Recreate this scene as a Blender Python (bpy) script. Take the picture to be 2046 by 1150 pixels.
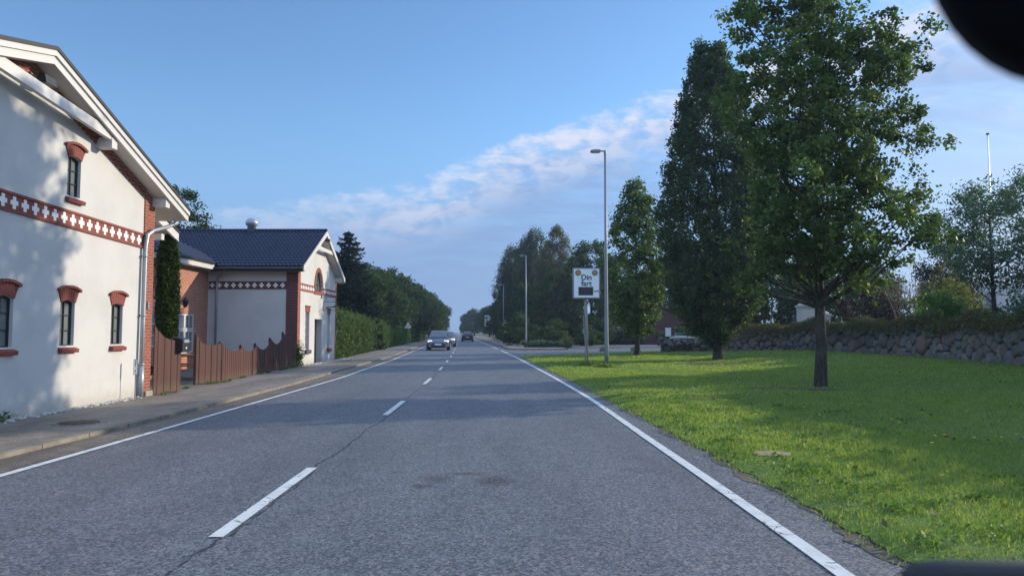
import bpy, math, random
import numpy as np
from mathutils import Vector, Matrix
from mathutils.geometry import tessellate_polygon
R = math.radians
PI = math.pi
for o in list(bpy.data.objects): bpy.data.objects.remove(o)
SC = bpy.context.scene
COL = SC.collection

# ------------------------------------------------------------------ camera, sky, sun, exposure
cam = bpy.data.cameras.new('camera'); camo = bpy.data.objects.new('camera', cam); COL.objects.link(camo)
camo.location = (0, 0, 1.4); camo.rotation_euler = (R(90 + 3.446), 0, 0)
cam.sensor_width = 36; cam.lens = 26.0; cam.clip_start = 0.05; cam.clip_end = 6000
cam.dof.use_dof = True; cam.dof.focus_distance = 28; cam.dof.aperture_fstop = 5.2
SC.camera = camo
SUN_AZ = 64.0      # degrees clockwise from +Y
SUN_EL = 18.0
sd = Vector((math.sin(R(SUN_AZ)) * math.cos(R(SUN_EL)), math.cos(R(SUN_AZ)) * math.cos(R(SUN_EL)), math.sin(R(SUN_EL))))
sl = bpy.data.lights.new('sun', 'SUN'); so = bpy.data.objects.new('sun', sl); COL.objects.link(so)
sl.energy = 3.25; sl.angle = R(0.53); sl.color = (1.0, 0.88, 0.70)
so.rotation_euler = sd.to_track_quat('Z', 'Y').to_euler(); so.location = (30, 20, 30)
SC.view_settings.view_transform = 'Standard'; SC.view_settings.look = 'None'
SC.view_settings.exposure = 0.60; SC.view_settings.gamma = 1.0

class NT:
    """tiny node-tree helper"""
    def __init__(s, nt): s.nt = nt; s.n = nt.nodes; s.l = nt.links
    def add(s, t, **kw):
        n = s.n.new(t)
        for k, v in kw.items():
            if hasattr(n, k): setattr(n, k, v)
            else: n.inputs[k.replace('_', ' ')].default_value = v
        return n
    def link(s, a, b): s.l.new(a, b)
    def put(s, sock, v):
        if isinstance(v, bpy.types.NodeSocket): s.l.new(v, sock)
        else: sock.default_value = v
    def math(s, op, a, b=None, c=None, clamp=False):
        n = s.n.new('ShaderNodeMath'); n.operation = op; n.use_clamp = clamp
        for i, v in enumerate((a, b, c)):
            if v is not None: s.put(n.inputs[i], v)
        return n.outputs[0]
    def ss(s, v, a, b, lo=0.0, hi=1.0):
        n = s.n.new('ShaderNodeMapRange'); n.interpolation_type = 'SMOOTHSTEP'
        s.put(n.inputs[0], v); n.inputs[1].default_value = a; n.inputs[2].default_value = b
        n.inputs[3].default_value = lo; n.inputs[4].default_value = hi
        return n.outputs[0]
    def mix(s, f, a, b, bt='MIX'):
        n = s.n.new('ShaderNodeMix'); n.data_type = 'RGBA'; n.blend_type = bt
        s.put(n.inputs[0], f)
        for i, v in ((6, a), (7, b)):
            if isinstance(v, (tuple, list)): v = (*v[:3], 1)
            s.put(n.inputs[i], v)
        return n.outputs[2]
    def noise(s, vec, scale, detail=4, rough=0.55, out=0, dist=0.0):
        n = s.n.new('ShaderNodeTexNoise'); n.inputs['Scale'].default_value = scale
        n.inputs['Detail'].default_value = detail; n.inputs['Roughness'].default_value = rough
        n.inputs['Distortion'].default_value = dist
        if vec is not None: s.l.new(vec, n.inputs['Vector'])
        return n.outputs[out]
    def vmul(s, vec, m):
        n = s.n.new('ShaderNodeVectorMath'); n.operation = 'MULTIPLY'; s.l.new(vec, n.inputs[0]); n.inputs[1].default_value = m
        return n.outputs[0]

# ---- world: Nishita sky with a drifting band of cloud
W = bpy.data.worlds.new('World'); SC.world = W; W.use_nodes = True
w = NT(W.node_tree); w.n.clear()
sky = w.add('ShaderNodeTexSky'); sky.sky_type = 'NISHITA'; sky.sun_disc = False
sky.sun_elevation = R(SUN_EL); sky.sun_rotation = R(SUN_AZ); sky.air_density = 1.0; sky.dust_density = 0.3; sky.ozone_density = 2.0
tc = w.add('ShaderNodeTexCoord').outputs['Generated']
nv = w.add('ShaderNodeVectorMath'); nv.operation = 'NORMALIZE'; w.link(tc, nv.inputs[0])
sp = w.add('ShaderNodeSeparateXYZ'); w.link(nv.outputs[0], sp.inputs[0])
az = w.math('ARCTAN2', sp.outputs[0], sp.outputs[1])
el = w.math('ARCSINE', sp.outputs[2])
wob = w.noise(nv.outputs[0], 7.0, 5, 0.6)
# upper edge of the cloud deck rises from left to right
edge = w.add('ShaderNodeFloatCurve'); cu = edge.mapping.curves[0]
w.link(w.math('MULTIPLY_ADD', az, 0.5, 0.5, clamp=True), edge.inputs[1])
pts = [(-40, 5), (-22, 9.0), (-8, 11.5), (2, 15.5), (12, 17.8), (25, 21), (45, 22)]
def cpt(a, e): return (R(a) * 0.5 + 0.5, e / 40.0)
cu.points[0].location = (0, 0.1); cu.points[1].location = (1, 0.5)
for a, e in pts: cu.points.new(*cpt(a, e))
edge.mapping.update()
upper = w.math('MULTIPLY', edge.outputs[0], R(40))
puff = w.noise(w.vmul(nv.outputs[0], (1.0, 1.0, 2.2)), 26.0, 7, 0.6, dist=0.3)
d = w.math('SUBTRACT', w.math('ADD', w.math('MULTIPLY_ADD', wob, R(3.0), upper), w.math('MULTIPLY', puff, R(2.6))), w.math('ADD', el, R(2.8)))   # depth below edge (rad)
proj = w.add('ShaderNodeVectorMath'); proj.operation = 'DIVIDE'; w.link(nv.outputs[0], proj.inputs[0])
cz = w.add('ShaderNodeCombineXYZ'); zz = w.math('ADD', w.math('MAXIMUM', sp.outputs[2], 0.0), 0.16)
for i in range(3): w.link(zz, cz.inputs[i])
w.link(cz.outputs[0], proj.inputs[1])
streak = w.noise(w.vmul(proj.outputs[0], (1.0, 1.9, 0.0)), 3.2, 8, 0.62, dist=0.4)
body = w.math('MULTIPLY', w.ss(d, -0.004, 0.012), w.ss(d, 0.115, 0.025))
bright = w.math('MULTIPLY', body, w.ss(w.math('MULTIPLY_ADD', puff, 0.75, w.math('MULTIPLY', streak, 0.35)), 0.40, 0.68))
bright = w.math('MULTIPLY', bright, w.ss(az, -0.42, 0.15, 0.30, 1.0))
veil = w.math('MULTIPLY', w.ss(d, 0.0, 0.06), w.ss(d, 0.30, 0.07))
veil = w.math('MULTIPLY', veil, w.ss(streak, 0.25, 0.65, 0.35, 0.9))
# loose wisps high on the left and right
wn = w.noise(w.vmul(proj.outputs[0], (1.0, 1.3, 0.0)), 2.3, 8, 0.62, dist=0.6)
wisp = w.math('MULTIPLY', w.ss(wn, 0.52, 0.74), w.math('ADD', w.math('MULTIPLY', w.ss(az, -0.38, -0.62), w.ss(el, 0.24, 0.36)),
              w.math('MULTIPLY', w.ss(az, 0.36, 0.5), w.ss(el, 0.2, 0.28))))
wisp = w.math('MULTIPLY', wisp, 0.75)
skyc = w.mix(1.0, sky.outputs[0], (0.70, 0.86, 1.02), 'MULTIPLY')
low = w.ss(el, 0.30, 0.02)                                   # far cloud bank fills the lower sky
c0 = w.mix(w.math('MULTIPLY', low, 0.88), skyc, (1.0, 1.64, 3.15))
c1 = w.mix(w.math('MULTIPLY', veil, 0.85), c0, (1.22, 1.78, 3.1))
c2 = w.mix(w.math('MULTIPLY', bright, 0.95), c1, (3.7, 3.85, 4.5))
pale = w.math('MULTIPLY', w.ss(az, 0.30, 0.62), w.ss(el, 0.42, 0.12))
c2 = w.mix(w.math('MULTIPLY', pale, 0.62), c2, (2.75, 3.35, 4.5))
c3 = w.mix(wisp, c2, (3.5, 3.8, 4.6))
# broken bright cloud added out of view, beside, above and behind, to raise ambient light
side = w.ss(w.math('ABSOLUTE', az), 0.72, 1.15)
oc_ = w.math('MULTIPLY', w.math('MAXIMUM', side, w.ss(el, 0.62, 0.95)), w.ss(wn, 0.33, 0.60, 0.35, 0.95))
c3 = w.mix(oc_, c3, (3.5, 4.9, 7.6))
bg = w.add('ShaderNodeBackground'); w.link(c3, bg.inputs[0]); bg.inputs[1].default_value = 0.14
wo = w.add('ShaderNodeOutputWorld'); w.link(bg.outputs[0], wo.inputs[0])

# ------------------------------------------------------------------ object helpers
def tag(o, label=None, cat=None, group=None, kind=None):
    if label: o['label'] = label
    if cat: o['category'] = cat
    if group: o['group'] = group
    if kind: o['kind'] = kind
    return o
ORG = {}
def thing(name, label, cat, loc=(0, 0, 0), group=None):
    o = bpy.data.objects.new(name, None); COL.objects.link(o); o.location = loc; o.empty_display_size = 0.3
    ORG[o.name] = Vector(loc)
    return tag(o, label, cat, group)
def origin(p):
    v = Vector((0, 0, 0))
    while p is not None: v = v + p.location; p = p.parent
    return v
def mkobj(name, verts, faces, mat, parent=None, smooth=False, base=None, attrs=None):
    """verts in world coordinates; the mesh is stored relative to its parent (or base)."""
    me = bpy.data.meshes.new(name)
    va = np.array(verts, dtype=np.float64).reshape(-1, 3)
    b = Vector(base) if base is not None else Vector((0, 0, 0))
    off = origin(parent) + b
    va = va - np.array(off)
    if isinstance(faces, np.ndarray):
        k = faces.shape[1]
        me.vertices.add(len(va)); me.vertices.foreach_set('co', va.ravel())
        me.loops.add(faces.size); me.loops.foreach_set('vertex_index', faces.astype(np.int32).ravel())
        me.polygons.add(len(faces)); me.polygons.foreach_set('loop_start', np.arange(0, faces.size, k, dtype=np.int32))
        me.polygons.foreach_set('loop_total', np.full(len(faces), k, dtype=np.int32))
        me.update(calc_edges=True)
    else:
        me.from_pydata([tuple(v) for v in va], [], faces)
    if attrs:
        for an, arr in attrs.items():
            a = me.attributes.new(an, 'FLOAT', 'FACE'); a.data.foreach_set('value', np.asarray(arr, dtype=np.float32))
    if smooth: me.polygons.foreach_set('use_smooth', [True] * len(me.polygons))
    if mat: me.materials.append(mat)
    me.update()
    o = bpy.data.objects.new(name, me); COL.objects.link(o); o.parent = parent; o.location = b
    return o

class MB:
    def __init__(s): s.v = []; s.f = []; s.a = []; s.cur = 0.5
    def _add(s, vs, fs):
        b = len(s.v); s.v += [tuple(v) for v in vs]; s.f += [tuple(b + i for i in f) for f in fs]; s.a += [s.cur] * len(fs)
        return s
    def box(s, x0, x1, y0, y1, z0, z1, M=None):
        vs = [(x, y, z) for z in (z0, z1) for y in (y0, y1) for x in (x0, x1)]
        if M is not None: vs = [M @ Vector(v) for v in vs]
        return s._add(vs, [(0, 2, 3, 1), (4, 5, 7, 6), (0, 1, 5, 4), (2, 6, 7, 3), (0, 4, 6, 2), (1, 3, 7, 5)])
    def bar(s, p, q, w_, h, up=(0, 0, 1)):
        """square bar from p to q, width w_, height h"""
        p = Vector(p); q = Vector(q); d_ = (q - p).normalized(); u = Vector(up)
        x = d_.cross(u)
        if x.length < 1e-4: x = d_.cross(Vector((1, 0, 0)))
        x.normalize(); z = x.cross(d_).normalized()
        vs = [c + x * a * w_ / 2 + z * b * h / 2 for c in (p, q) for a, b in ((-1, -1), (1, -1), (1, 1), (-1, 1))]
        return s._add(vs, [(3, 2, 1, 0), (4, 5, 6, 7), (0, 1, 5, 4), (1, 2, 6, 5), (2, 3, 7, 6), (3, 0, 4, 7)])
    def tube(s, pts_, rad, n=8, cap=True, ell=1.0):
        ps = [Vector(p) for p in pts_]; k = len(ps)
        rad = rad if hasattr(rad, '__len__') else [rad] * k
        b = len(s.v); prev = None; vs = []
        for i, p in enumerate(ps):
            t = (ps[min(i + 1, k - 1)] - ps[max(i - 1, 0)]).normalized()
            if prev is None:
                x = t.cross(Vector((0, 1, 0)) if abs(t.y) < 0.9 else Vector((1, 0, 0))).normalized()
            else: x = (prev - t * prev.dot(t)).normalized()
            prev = x; y = t.cross(x)
            for j in range(n):
                a = 2 * PI * j / n
                vs.append(p + (x * math.cos(a) + y * math.sin(a) * ell) * rad[i])
        fs = [(i * n + j, i * n + (j + 1) % n, (i + 1) * n + (j + 1) % n, (i + 1) * n + j) for i in range(k - 1) for j in range(n)]
        if cap: fs += [tuple(range(n - 1, -1, -1)), tuple((k - 1) * n + j for j in range(n))]
        return s._add(vs, fs)
    def lathe(s, c, prof, n=20):
        """profile of (radius, z) about a vertical axis at c"""
        cx, cy, cz_ = c; vs = []; m = len(prof)
        for r, z in prof:
            for j in range(n):
                a = 2 * PI * j / n; vs.append((cx + r * math.cos(a), cy + r * math.sin(a), cz_ + z))
        fs = [(i * n + j, i * n + (j + 1) % n, (i + 1) * n + (j + 1) % n, (i + 1) * n + j) for i in range(m - 1) for j in range(n)]
        fs += [tuple(range(n - 1, -1, -1)), tuple((m - 1) * n + j for j in range(n))]
        return s._add(vs, fs)
    def prism(s, poly, fn, d0, d1):
        """extrude a 2-D polygon between depths; fn(u, v, d) -> 3-D point"""
        n = len(poly); vs = [fn(u, v, d0) for u, v in poly] + [fn(u, v, d1) for u, v in poly]
        return s._add(vs, [tuple(range(n)), tuple(range(2 * n - 1, n - 1, -1))] + [(i, i + n, (i + 1) % n + n, (i + 1) % n) for i in range(n)])
    def rock(s, c, r, rng, sub=1, flat=1.0):
        import bmesh
        bm = bmesh.new(); bmesh.ops.create_icosphere(bm, subdivisions=sub, radius=1)
        ph = [rng.uniform(0, 6) for _ in range(6)]
        vs = []
        for v in bm.verts:
            p = v.co.copy()
            # squarish boulder with lumps
            k = 1 + 0.13 * math.sin(3 * p.x + ph[0]) + 0.13 * math.sin(3.4 * p.y + ph[1]) + 0.13 * math.sin(3.1 * p.z + ph[2]) + 0.05 * math.sin(7 * p.x + 5 * p.z + ph[3])
            m_ = max(abs(p.x), abs(p.y), abs(p.z)); p = p * (k * (0.55 + 0.45 / (m_ + 0.25)))
            vs.append((c[0] + p.x * r[0], c[1] + p.y * r[1], c[2] + p.z * r[2]))
        fs = [tuple(v.index for v in f.verts) for f in bm.faces]; bm.free()
        return s._add(vs, fs)
    def build(s, name, mat, parent=None, smooth=False, base=None):
        return mkobj(name, s.v, s.f, mat, parent, smooth, base, {'tint': s.a})

def bevel(o, w_, seg=2):
    m = o.modifiers.new('bevel', 'BEVEL'); m.width = w_; m.segments = seg; m.limit_method = 'ANGLE'; return o
def copy_tree(o, loc=None, rz=None, scale=None, label=None, group=None):
    c = o.copy(); COL.objects.link(c)
    for ch in o.children:
        k = copy_tree(ch); k.parent = c
    if loc is not None: c.location = loc
    if rz is not None: c.rotation_euler = (0, 0, rz)
    if scale is not None: c.scale = scale if hasattr(scale, '__len__') else (scale,) * 3
    if label: c['label'] = label
    if group: c['group'] = group
    return c

# ------------------------------------------------------------------ materials
def M(name, rough=0.6, metal=0.0, spec=0.5):
    m = bpy.data.materials.new(name); m.use_nodes = True; t = NT(m.node_tree)
    p = t.n['Principled BSDF']; p.inputs['Roughness'].default_value = rough; p.inputs['Metallic'].default_value = metal
    p.inputs['Specular IOR Level'].default_value = spec
    return m, t, p
def pos(t): return t.add('ShaderNodeNewGeometry').outputs['Position']
def objc(t): return t.add('ShaderNodeTexCoord').outputs['Object']
def bump(t, p, h, s, dist=0.02):
    b = t.add('ShaderNodeBump'); b.inputs['Strength'].default_value = s; b.inputs['Distance'].default_value = dist
    t.link(h, b.inputs['Height']); t.link(b.outputs[0], p.inputs['Normal'])
def simple(name, c, rough=0.6, metal=0.0, spec=0.5, var=0.15, scale=6.0, bmp=0.0, coat=0.0):
    m, t, p = M(name, rough, metal, spec)
    v = objc(t); n = t.noise(v, scale, 4)
    col = t.mix(n, tuple(x * (1 - var) for x in c), tuple(min(1, x * (1 + var)) for x in c))
    t.link(col, p.inputs['Base Color'])
    if bmp: bump(t, p, t.noise(v, scale * 8, 3), bmp, 0.01)
    if coat: p.inputs['Coat Weight'].default_value = coat; p.inputs['Coat Roughness'].default_value = 0.04
    return m
def brick(name, axis, c1, c2, mortar, bw=0.235, rh=0.066, ms=0.009, rot=False):
    m, t, p = M(name, 0.85, 0, 0.2)
    g = pos(t); s_ = t.add('ShaderNodeSeparateXYZ'); t.link(g, s_.inputs[0])
    c = t.add('ShaderNodeCombineXYZ')
    t.link(s_.outputs['XYZ'.index(axis)], c.inputs[1 if rot else 0]); t.link(s_.outputs[2], c.inputs[0 if rot else 1])
    b = t.add('ShaderNodeTexBrick'); t.link(c.outputs[0], b.inputs['Vector'])
    b.inputs['Color1'].default_value = (*c1, 1); b.inputs['Color2'].default_value = (*c2, 1); b.inputs['Mortar'].default_value = (*mortar, 1)
    b.inputs['Scale'].default_value = 1; b.inputs['Mortar Size'].default_value = ms; b.inputs['Mortar Smooth'].default_value = 0.1
    b.inputs['Brick Width'].default_value = bw; b.inputs['Row Height'].default_value = rh; b.inputs['Bias'].default_value = 0.0
    n = t.noise(g, 2.2, 4); n2 = t.noise(g, 25, 3)
    col = t.mix(t.ss(n, 0.3, 0.75, 0.0, 0.35), b.outputs[0], tuple(x * 0.55 for x in c1))
    col = t.mix(t.math('MULTIPLY', n2, 0.25), col, tuple(min(1, x * 1.6) for x in c2))
    t.link(col, p.inputs['Base Color'])
    bump(t, p, t.math('MULTIPLY_ADD', n2, 0.2, t.math('SUBTRACT', 1.0, b.outputs[1])), 0.6, 0.008)
    return m
MAT = {}
MAT['brick_y'] = brick('red brick', 'Y', (0.30, 0.085, 0.048), (0.24, 0.06, 0.036), (0.30, 0.24, 0.19))
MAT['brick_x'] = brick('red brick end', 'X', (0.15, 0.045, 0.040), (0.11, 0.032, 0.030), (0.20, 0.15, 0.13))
MAT['brick_wing'] = brick('orange brick', 'Y', (0.42, 0.135, 0.066), (0.31, 0.085, 0.043), (0.50, 0.42, 0.33), ms=0.012, rh=0.075)
MAT['arch'] = simple('painted red brick', (0.21, 0.052, 0.036), 0.8, var=0.35, scale=14, bmp=0.4)
MAT['dullbrick'] = simple('dull dark brick', (0.10, 0.040, 0.036), 0.9, var=0.3, scale=3)
MAT['mortar'] = simple('mortar', (0.30, 0.22, 0.18), 0.9, var=0.2, scale=20)
MAT['sill'] = simple('red painted sill', (0.20, 0.035, 0.03), 0.6, var=0.3, scale=12, bmp=0.2)
MAT['greysill'] = simple('dark painted sill', (0.07, 0.05, 0.055), 0.6, var=0.3, scale=12, bmp=0.2)

def plaster():
    m, t, p = M('white plaster', 0.85, 0, 0.2)
    g = pos(t); s_ = t.add('ShaderNodeSeparateXYZ'); t.link(g, s_.inputs[0])
    n = t.noise(g, 1.1, 5, 0.6); n2 = t.noise(g, 9, 4)
    col = t.mix(t.ss(n, 0.35, 0.75), (0.545, 0.535, 0.505), (0.485, 0.475, 0.445))
    # splash dirt above the pavement, and thin rain streaks
    low = t.ss(t.math('MULTIPLY_ADD', n2, 0.35, s_.outputs[2]), 0.55, 0.16)
    col = t.mix(t.math('MULTIPLY', low, 0.55), col, (0.36, 0.31, 0.24))
    st = t.noise(t.vmul(g, (5.0, 5.0, 0.35)), 2.6, 4)
    col = t.mix(t.math('MULTIPLY', t.ss(st, 0.58, 0.78), 0.16), col, (0.42, 0.40, 0.36))
    t.link(col, p.inputs['Base Color'])
    bump(t, p, t.math('ADD', t.noise(g, 3.5, 3), t.math('MULTIPLY', t.noise(g, 70, 3), 0.25)), 0.35, 0.02)
    return m
MAT['plaster'] = plaster()
MAT['white'] = simple('white painted timber', (0.56, 0.54, 0.51), 0.5, var=0.06, scale=5, bmp=0.05)
MAT['soffit'] = simple('soffit paint', (0.52, 0.48, 0.43), 0.6, var=0.05)
MAT['crosswhite'] = simple('lime white', (0.78, 0.75, 0.70), 0.8, var=0.08, scale=10)
MAT['zinc'] = simple('zinc', (0.36, 0.38, 0.40), 0.42, 0.5, var=0.15, scale=5)
MAT['iron'] = simple('dark iron', (0.03, 0.033, 0.035), 0.45, 0.3, var=0.3)
MAT['frame'] = simple('dark green window frame', (0.016, 0.024, 0.022), 0.4, var=0.2)
MAT['tile'] = simple('black glazed tile', (0.008, 0.015, 0.042), 0.42, 0.0, 0.35, var=0.35, scale=3)
MAT['tile_edge'] = simple('black roof edge', (0.006, 0.008, 0.012), 0.6, var=0.3)
MAT['black'] = simple('black plastic', (0.012, 0.012, 0.013), 0.45, var=0.2)
MAT['mirrorblack'] = simple('matt black housing', (0.004, 0.004, 0.005), 0.9, spec=0.1)
MAT['rubber'] = simple('rubber', (0.018, 0.018, 0.018), 0.8, var=0.2)
MAT['steel'] = simple('galvanised steel', (0.21, 0.235, 0.265), 0.5, 0.25, var=0.15, scale=3)
MAT['wood_pole'] = simple('weathered pole', (0.27, 0.25, 0.22), 0.8, var=0.3, scale=7, bmp=0.3)
MAT['stone_lt'] = simple('pale stone', (0.42, 0.41, 0.38), 0.85, var=0.2, scale=6, bmp=0.4)
MAT['tan'] = simple('tan sandy stone', (0.30, 0.22, 0.13), 0.95, var=0.45, scale=16, bmp=0.8)
MAT['concrete'] = simple('concrete slab', (0.30, 0.27, 0.21), 0.9, var=0.3, scale=12, bmp=0.5)
MAT['sign_white'] = simple('sign white', (0.82, 0.86, 0.88), 0.35, var=0.03)
MAT['ink'] = simple('sign ink', (0.02, 0.025, 0.05), 0.4, var=0.1)
MAT['signred'] = simple('sign red', (0.45, 0.03, 0.03), 0.4, var=0.1)
MAT['signblue'] = simple('sign blue', (0.05, 0.16, 0.38), 0.4, var=0.1)
MAT['display'] = simple('dark display', (0.01, 0.01, 0.014), 0.25, var=0.2)
MAT['amber'] = simple('amber lens', (0.45, 0.20, 0.03), 0.2, var=0.25, scale=30)
MAT['ochre'] = simple('dull amber lens', (0.33, 0.22, 0.10), 0.2, var=0.25, scale=30)

def glass(name, c=(0.02, 0.025, 0.03), rough=0.06, curtain=None):
    m, t, p = M(name, rough, 0, 0.8)
    v = objc(t); n = t.noise(v, 1.7, 2)
    col = t.mix(n, c, tuple(x * 2.2 for x in c))
    t.link(col, p.inputs['Base Color']); bump(t, p, t.noise(v, 2.5, 1), 0.12, 0.03)
    return m
MAT['glass'] = glass('old window glass', (0.10, 0.11, 0.105), 0.12)
MAT['glass_lt'] = glass('window glass before curtain', (0.10, 0.11, 0.12))
MAT['carglass'] = glass('car glass', (0.035, 0.045, 0.06), 0.05)

def planks():
    m, t, p = M('brown stained boards', 0.7, 0, 0.35)
    g = pos(t); a = t.add('ShaderNodeAttribute'); a.attribute_name = 'tint'
    n = t.noise(t.vmul(g, (12, 12, 0.9)), 3.0, 5)
    c = t.mix(a.outputs['Fac'], (0.066, 0.025, 0.018), (0.108, 0.041, 0.029))
    c = t.mix(t.math('MULTIPLY', t.ss(n, 0.4, 0.75), 0.6), c, (0.05, 0.022, 0.015))
    s_ = t.add('ShaderNodeSeparateXYZ'); t.link(g, s_.inputs[0])
    c = t.mix(t.math('MULTIPLY', t.ss(s_.outputs[2], 0.4, 0.05), 0.5), c, (0.13, 0.09, 0.055))
    t.link(c, p.inputs['Base Color']); bump(t, p, n, 0.4, 0.01)
    return m
MAT['plank'] = planks()
MAT['picnic'] = simple('weathered timber', (0.23, 0.15, 0.09), 0.8, var=0.3, scale=8, bmp=0.3)

def asphalt(name, lo, hi, tone=(1, 1, 1), holes=False, patchy=0.25):
    m, t, p = M(name, 0.62, 0, 0.5)
    g = pos(t)
    vo = t.add('ShaderNodeTexVoronoi'); vo.inputs['Scale'].default_value = 62; t.link(g, vo.inputs['Vector'])
    sv = t.add('ShaderNodeSeparateColor'); t.link(vo.outputs['Color'], sv.inputs[0])
    v1 = t.math('POWER', sv.outputs[0], 1.7)
    n1 = t.noise(g, 210, 2, 0.6)
    f = t.math('MULTIPLY_ADD', v1, 0.75, t.math('MULTIPLY', t.ss(n1, 0.35, 0.7), 0.30))
    col = t.mix(f, lo, hi)
    warm = t.mix(t.ss(sv.outputs[1], 0.80, 0.9), col, (hi[0] * 1.15, hi[1] * 0.92, hi[2] * 0.80))
    # long wear bands along the wheel tracks and cloudy patches
    big = t.noise(t.vmul(g, (1.0, 0.16, 1.0)), 1.25, 5, 0.6)
    med = t.noise(g, 2.6, 5, 0.6)
    col = t.mix(t.math('MULTIPLY', t.ss(big, 0.35, 0.7), patchy * 1.5), warm, tuple(x * 0.55 for x in lo))
    col = t.mix(t.math('MULTIPLY', t.ss(med, 0.45, 0.8), patchy), col, tuple(x * 1.3 for x in hi))
    h = t.math('ADD', f, t.math('MULTIPLY', vo.outputs['Distance'], -0.8))
    if holes:
        # two worn, loosened spots of the surface ahead of the car
        for (hx, hy, rx, ry, k) in ((-0.72, 7.2, 0.16, 0.22, 0.8), (-0.16, 7.1, 0.19, 0.26, 1.0), (-0.45, 7.45, 0.20, 0.10, 0.8), (-0.82, 6.85, 0.12, 0.14, 0.8)):
            s_ = t.add('ShaderNodeVectorMath'); s_.operation = 'SUBTRACT'; t.link(g, s_.inputs[0]); s_.inputs[1].default_value = (hx, hy, 0)
            q = t.vmul(s_.outputs[0], (1 / rx, 1 / ry, 0)); ln = t.add('ShaderNodeVectorMath'); ln.operation = 'LENGTH'; t.link(q, ln.inputs[0])
            nn = t.noise(g, 34, 5, 0.8)
            msk = t.math('MULTIPLY', t.ss(ln.outputs['Value'], 1.3, 0.2), t.ss(nn, 0.45, 0.52))
            col = t.mix(t.math('MULTIPLY', msk, 1.0 * k), col, (0.005, 0.007, 0.011))
            h = t.math('SUBTRACT', h, t.math('MULTIPLY', msk, 2.0))
    t.link(col, p.inputs['Base Color'])
    bump(t, p, h, 0.75, 0.006)
    return m
MAT['asphalt'] = asphalt('asphalt', (0.017, 0.021, 0.029), (0.208, 0.224, 0.246), holes=True, patchy=0.16)
MAT['asphalt2'] = asphalt('side road asphalt', (0.06, 0.06, 0.062), (0.21, 0.205, 0.20), patchy=0.35)
MAT['pave'] = asphalt('pavement asphalt', (0.11, 0.096, 0.078), (0.33, 0.285, 0.23), patchy=0.4)
MAT['gutter'] = asphalt('dusty gutter', (0.075, 0.062, 0.048), (0.24, 0.20, 0.155), patchy=0.45)
MAT['vergedirt'] = asphalt('gritty verge earth', (0.035, 0.028, 0.018), (0.16, 0.125, 0.085), patchy=0.5)
def kerbm():
    m, t, p = M('kerb stone', 0.85, 0, 0.3)
    g = pos(t); s_ = t.add('ShaderNodeSeparateXYZ'); t.link(g, s_.inputs[0])
    j = t.math('FRACT', s_.outputs[1]); jm = t.math('LESS_THAN', j, 0.02)
    n = t.noise(g, 3, 5, 0.7); n2 = t.noise(g, 60, 3)
    c = t.mix(t.ss(n, 0.35, 0.7), (0.27, 0.24, 0.19), (0.17, 0.15, 0.12))
    c = t.mix(t.math('MULTIPLY', n2, 0.3), c, (0.1, 0.09, 0.07)); c = t.mix(jm, c, (0.04, 0.035, 0.03))
    t.link(c, p.inputs['Base Color']); bump(t, p, t.math('ADD', n, t.math('MULTIPLY', n2, 0.3)), 0.5, 0.02)
    return m
MAT['kerb'] = kerbm()
def paintm():
    m, t, p = M('road paint', 0.6, 0, 0.4)
    g = pos(t); n = t.noise(g, 7, 6, 0.7); n2 = t.noise(g, 120, 3, 0.7)
    c = t.mix(t.ss(n, 0.3, 0.75), (0.66, 0.66, 0.63), (0.50, 0.50, 0.47))
    vo = t.add('ShaderNodeTexVoronoi'); vo.feature = 'DISTANCE_TO_EDGE'; vo.inputs['Scale'].default_value = 4.5
    wv = t.add('ShaderNodeVectorMath'); wv.operation = 'ADD'; t.link(g, wv.inputs[0]); t.link(t.vmul(t.noise(g, 6, 3, out=1), (0.25, 0.25, 0)), wv.inputs[1])
    t.link(wv.outputs[0], vo.inputs['Vector'])
    crack = t.math('MULTIPLY', t.ss(vo.outputs['Distance'], 0.035, 0.01), t.ss(t.noise(g, 2.0, 2), 0.50, 0.56))
    chip = t.math('MAXIMUM', crack, t.math('MULTIPLY', t.ss(n2, 0.62, 0.70), t.ss(n, 0.5, 0.62)))
    c = t.mix(t.math('MULTIPLY', chip, 0.9), c, (0.07, 0.07, 0.075))
    t.link(c, p.inputs['Base Color']); bump(t, p, n2, 0.5, 0.004)
    return m
MAT['paint'] = paintm()
def lawnm():
    m, t, p = M('lawn soil and thatch', 0.9, 0, 0.1)
    g = pos(t); n = t.noise(g, 1.1, 5, 0.65); n2 = t.noise(g, 38, 4, 0.7); n3 = t.noise(g, 0.35, 3)
    c = t.mix(t.ss(n2, 0.3, 0.75), (0.08, 0.13, 0.032), (0.19, 0.265, 0.07))
    c = t.mix(t.math('MULTIPLY', t.ss(n, 0.5, 0.8), 0.5), c, (0.10, 0.125, 0.035))
    c = t.mix(t.math('MULTIPLY', t.ss(n3, 0.45, 0.75), 0.35), c, (0.05, 0.10, 0.02))
    # worn earth beside the three trunks and along the verge edge
    for (hx, hy, rx, ry) in ((6.7, 17.8, 1.5, 0.8), (8.6, 32.0, 1.3, 2.6), (6.3, 40.5, 0.8, 2.2)):
        s_ = t.add('ShaderNodeVectorMath'); s_.operation = 'SUBTRACT'; t.link(g, s_.inputs[0]); s_.inputs[1].default_value = (hx, hy, 0)
        q = t.vmul(s_.outputs[0], (1 / rx, 1 / ry, 0)); ln = t.add('ShaderNodeVectorMath'); ln.operation = 'LENGTH'; t.link(q, ln.inputs[0])
        msk = t.ss(t.math('MULTIPLY_ADD', n2, 0.6, ln.outputs['Value']), 1.35, 0.9)
        c = t.mix(t.math('MULTIPLY', msk, 0.9), c, (0.10, 0.07, 0.042))
    t.link(c, p.inputs['Base Color']); bump(t, p, n2, 0.8, 0.03)
    return m
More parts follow.
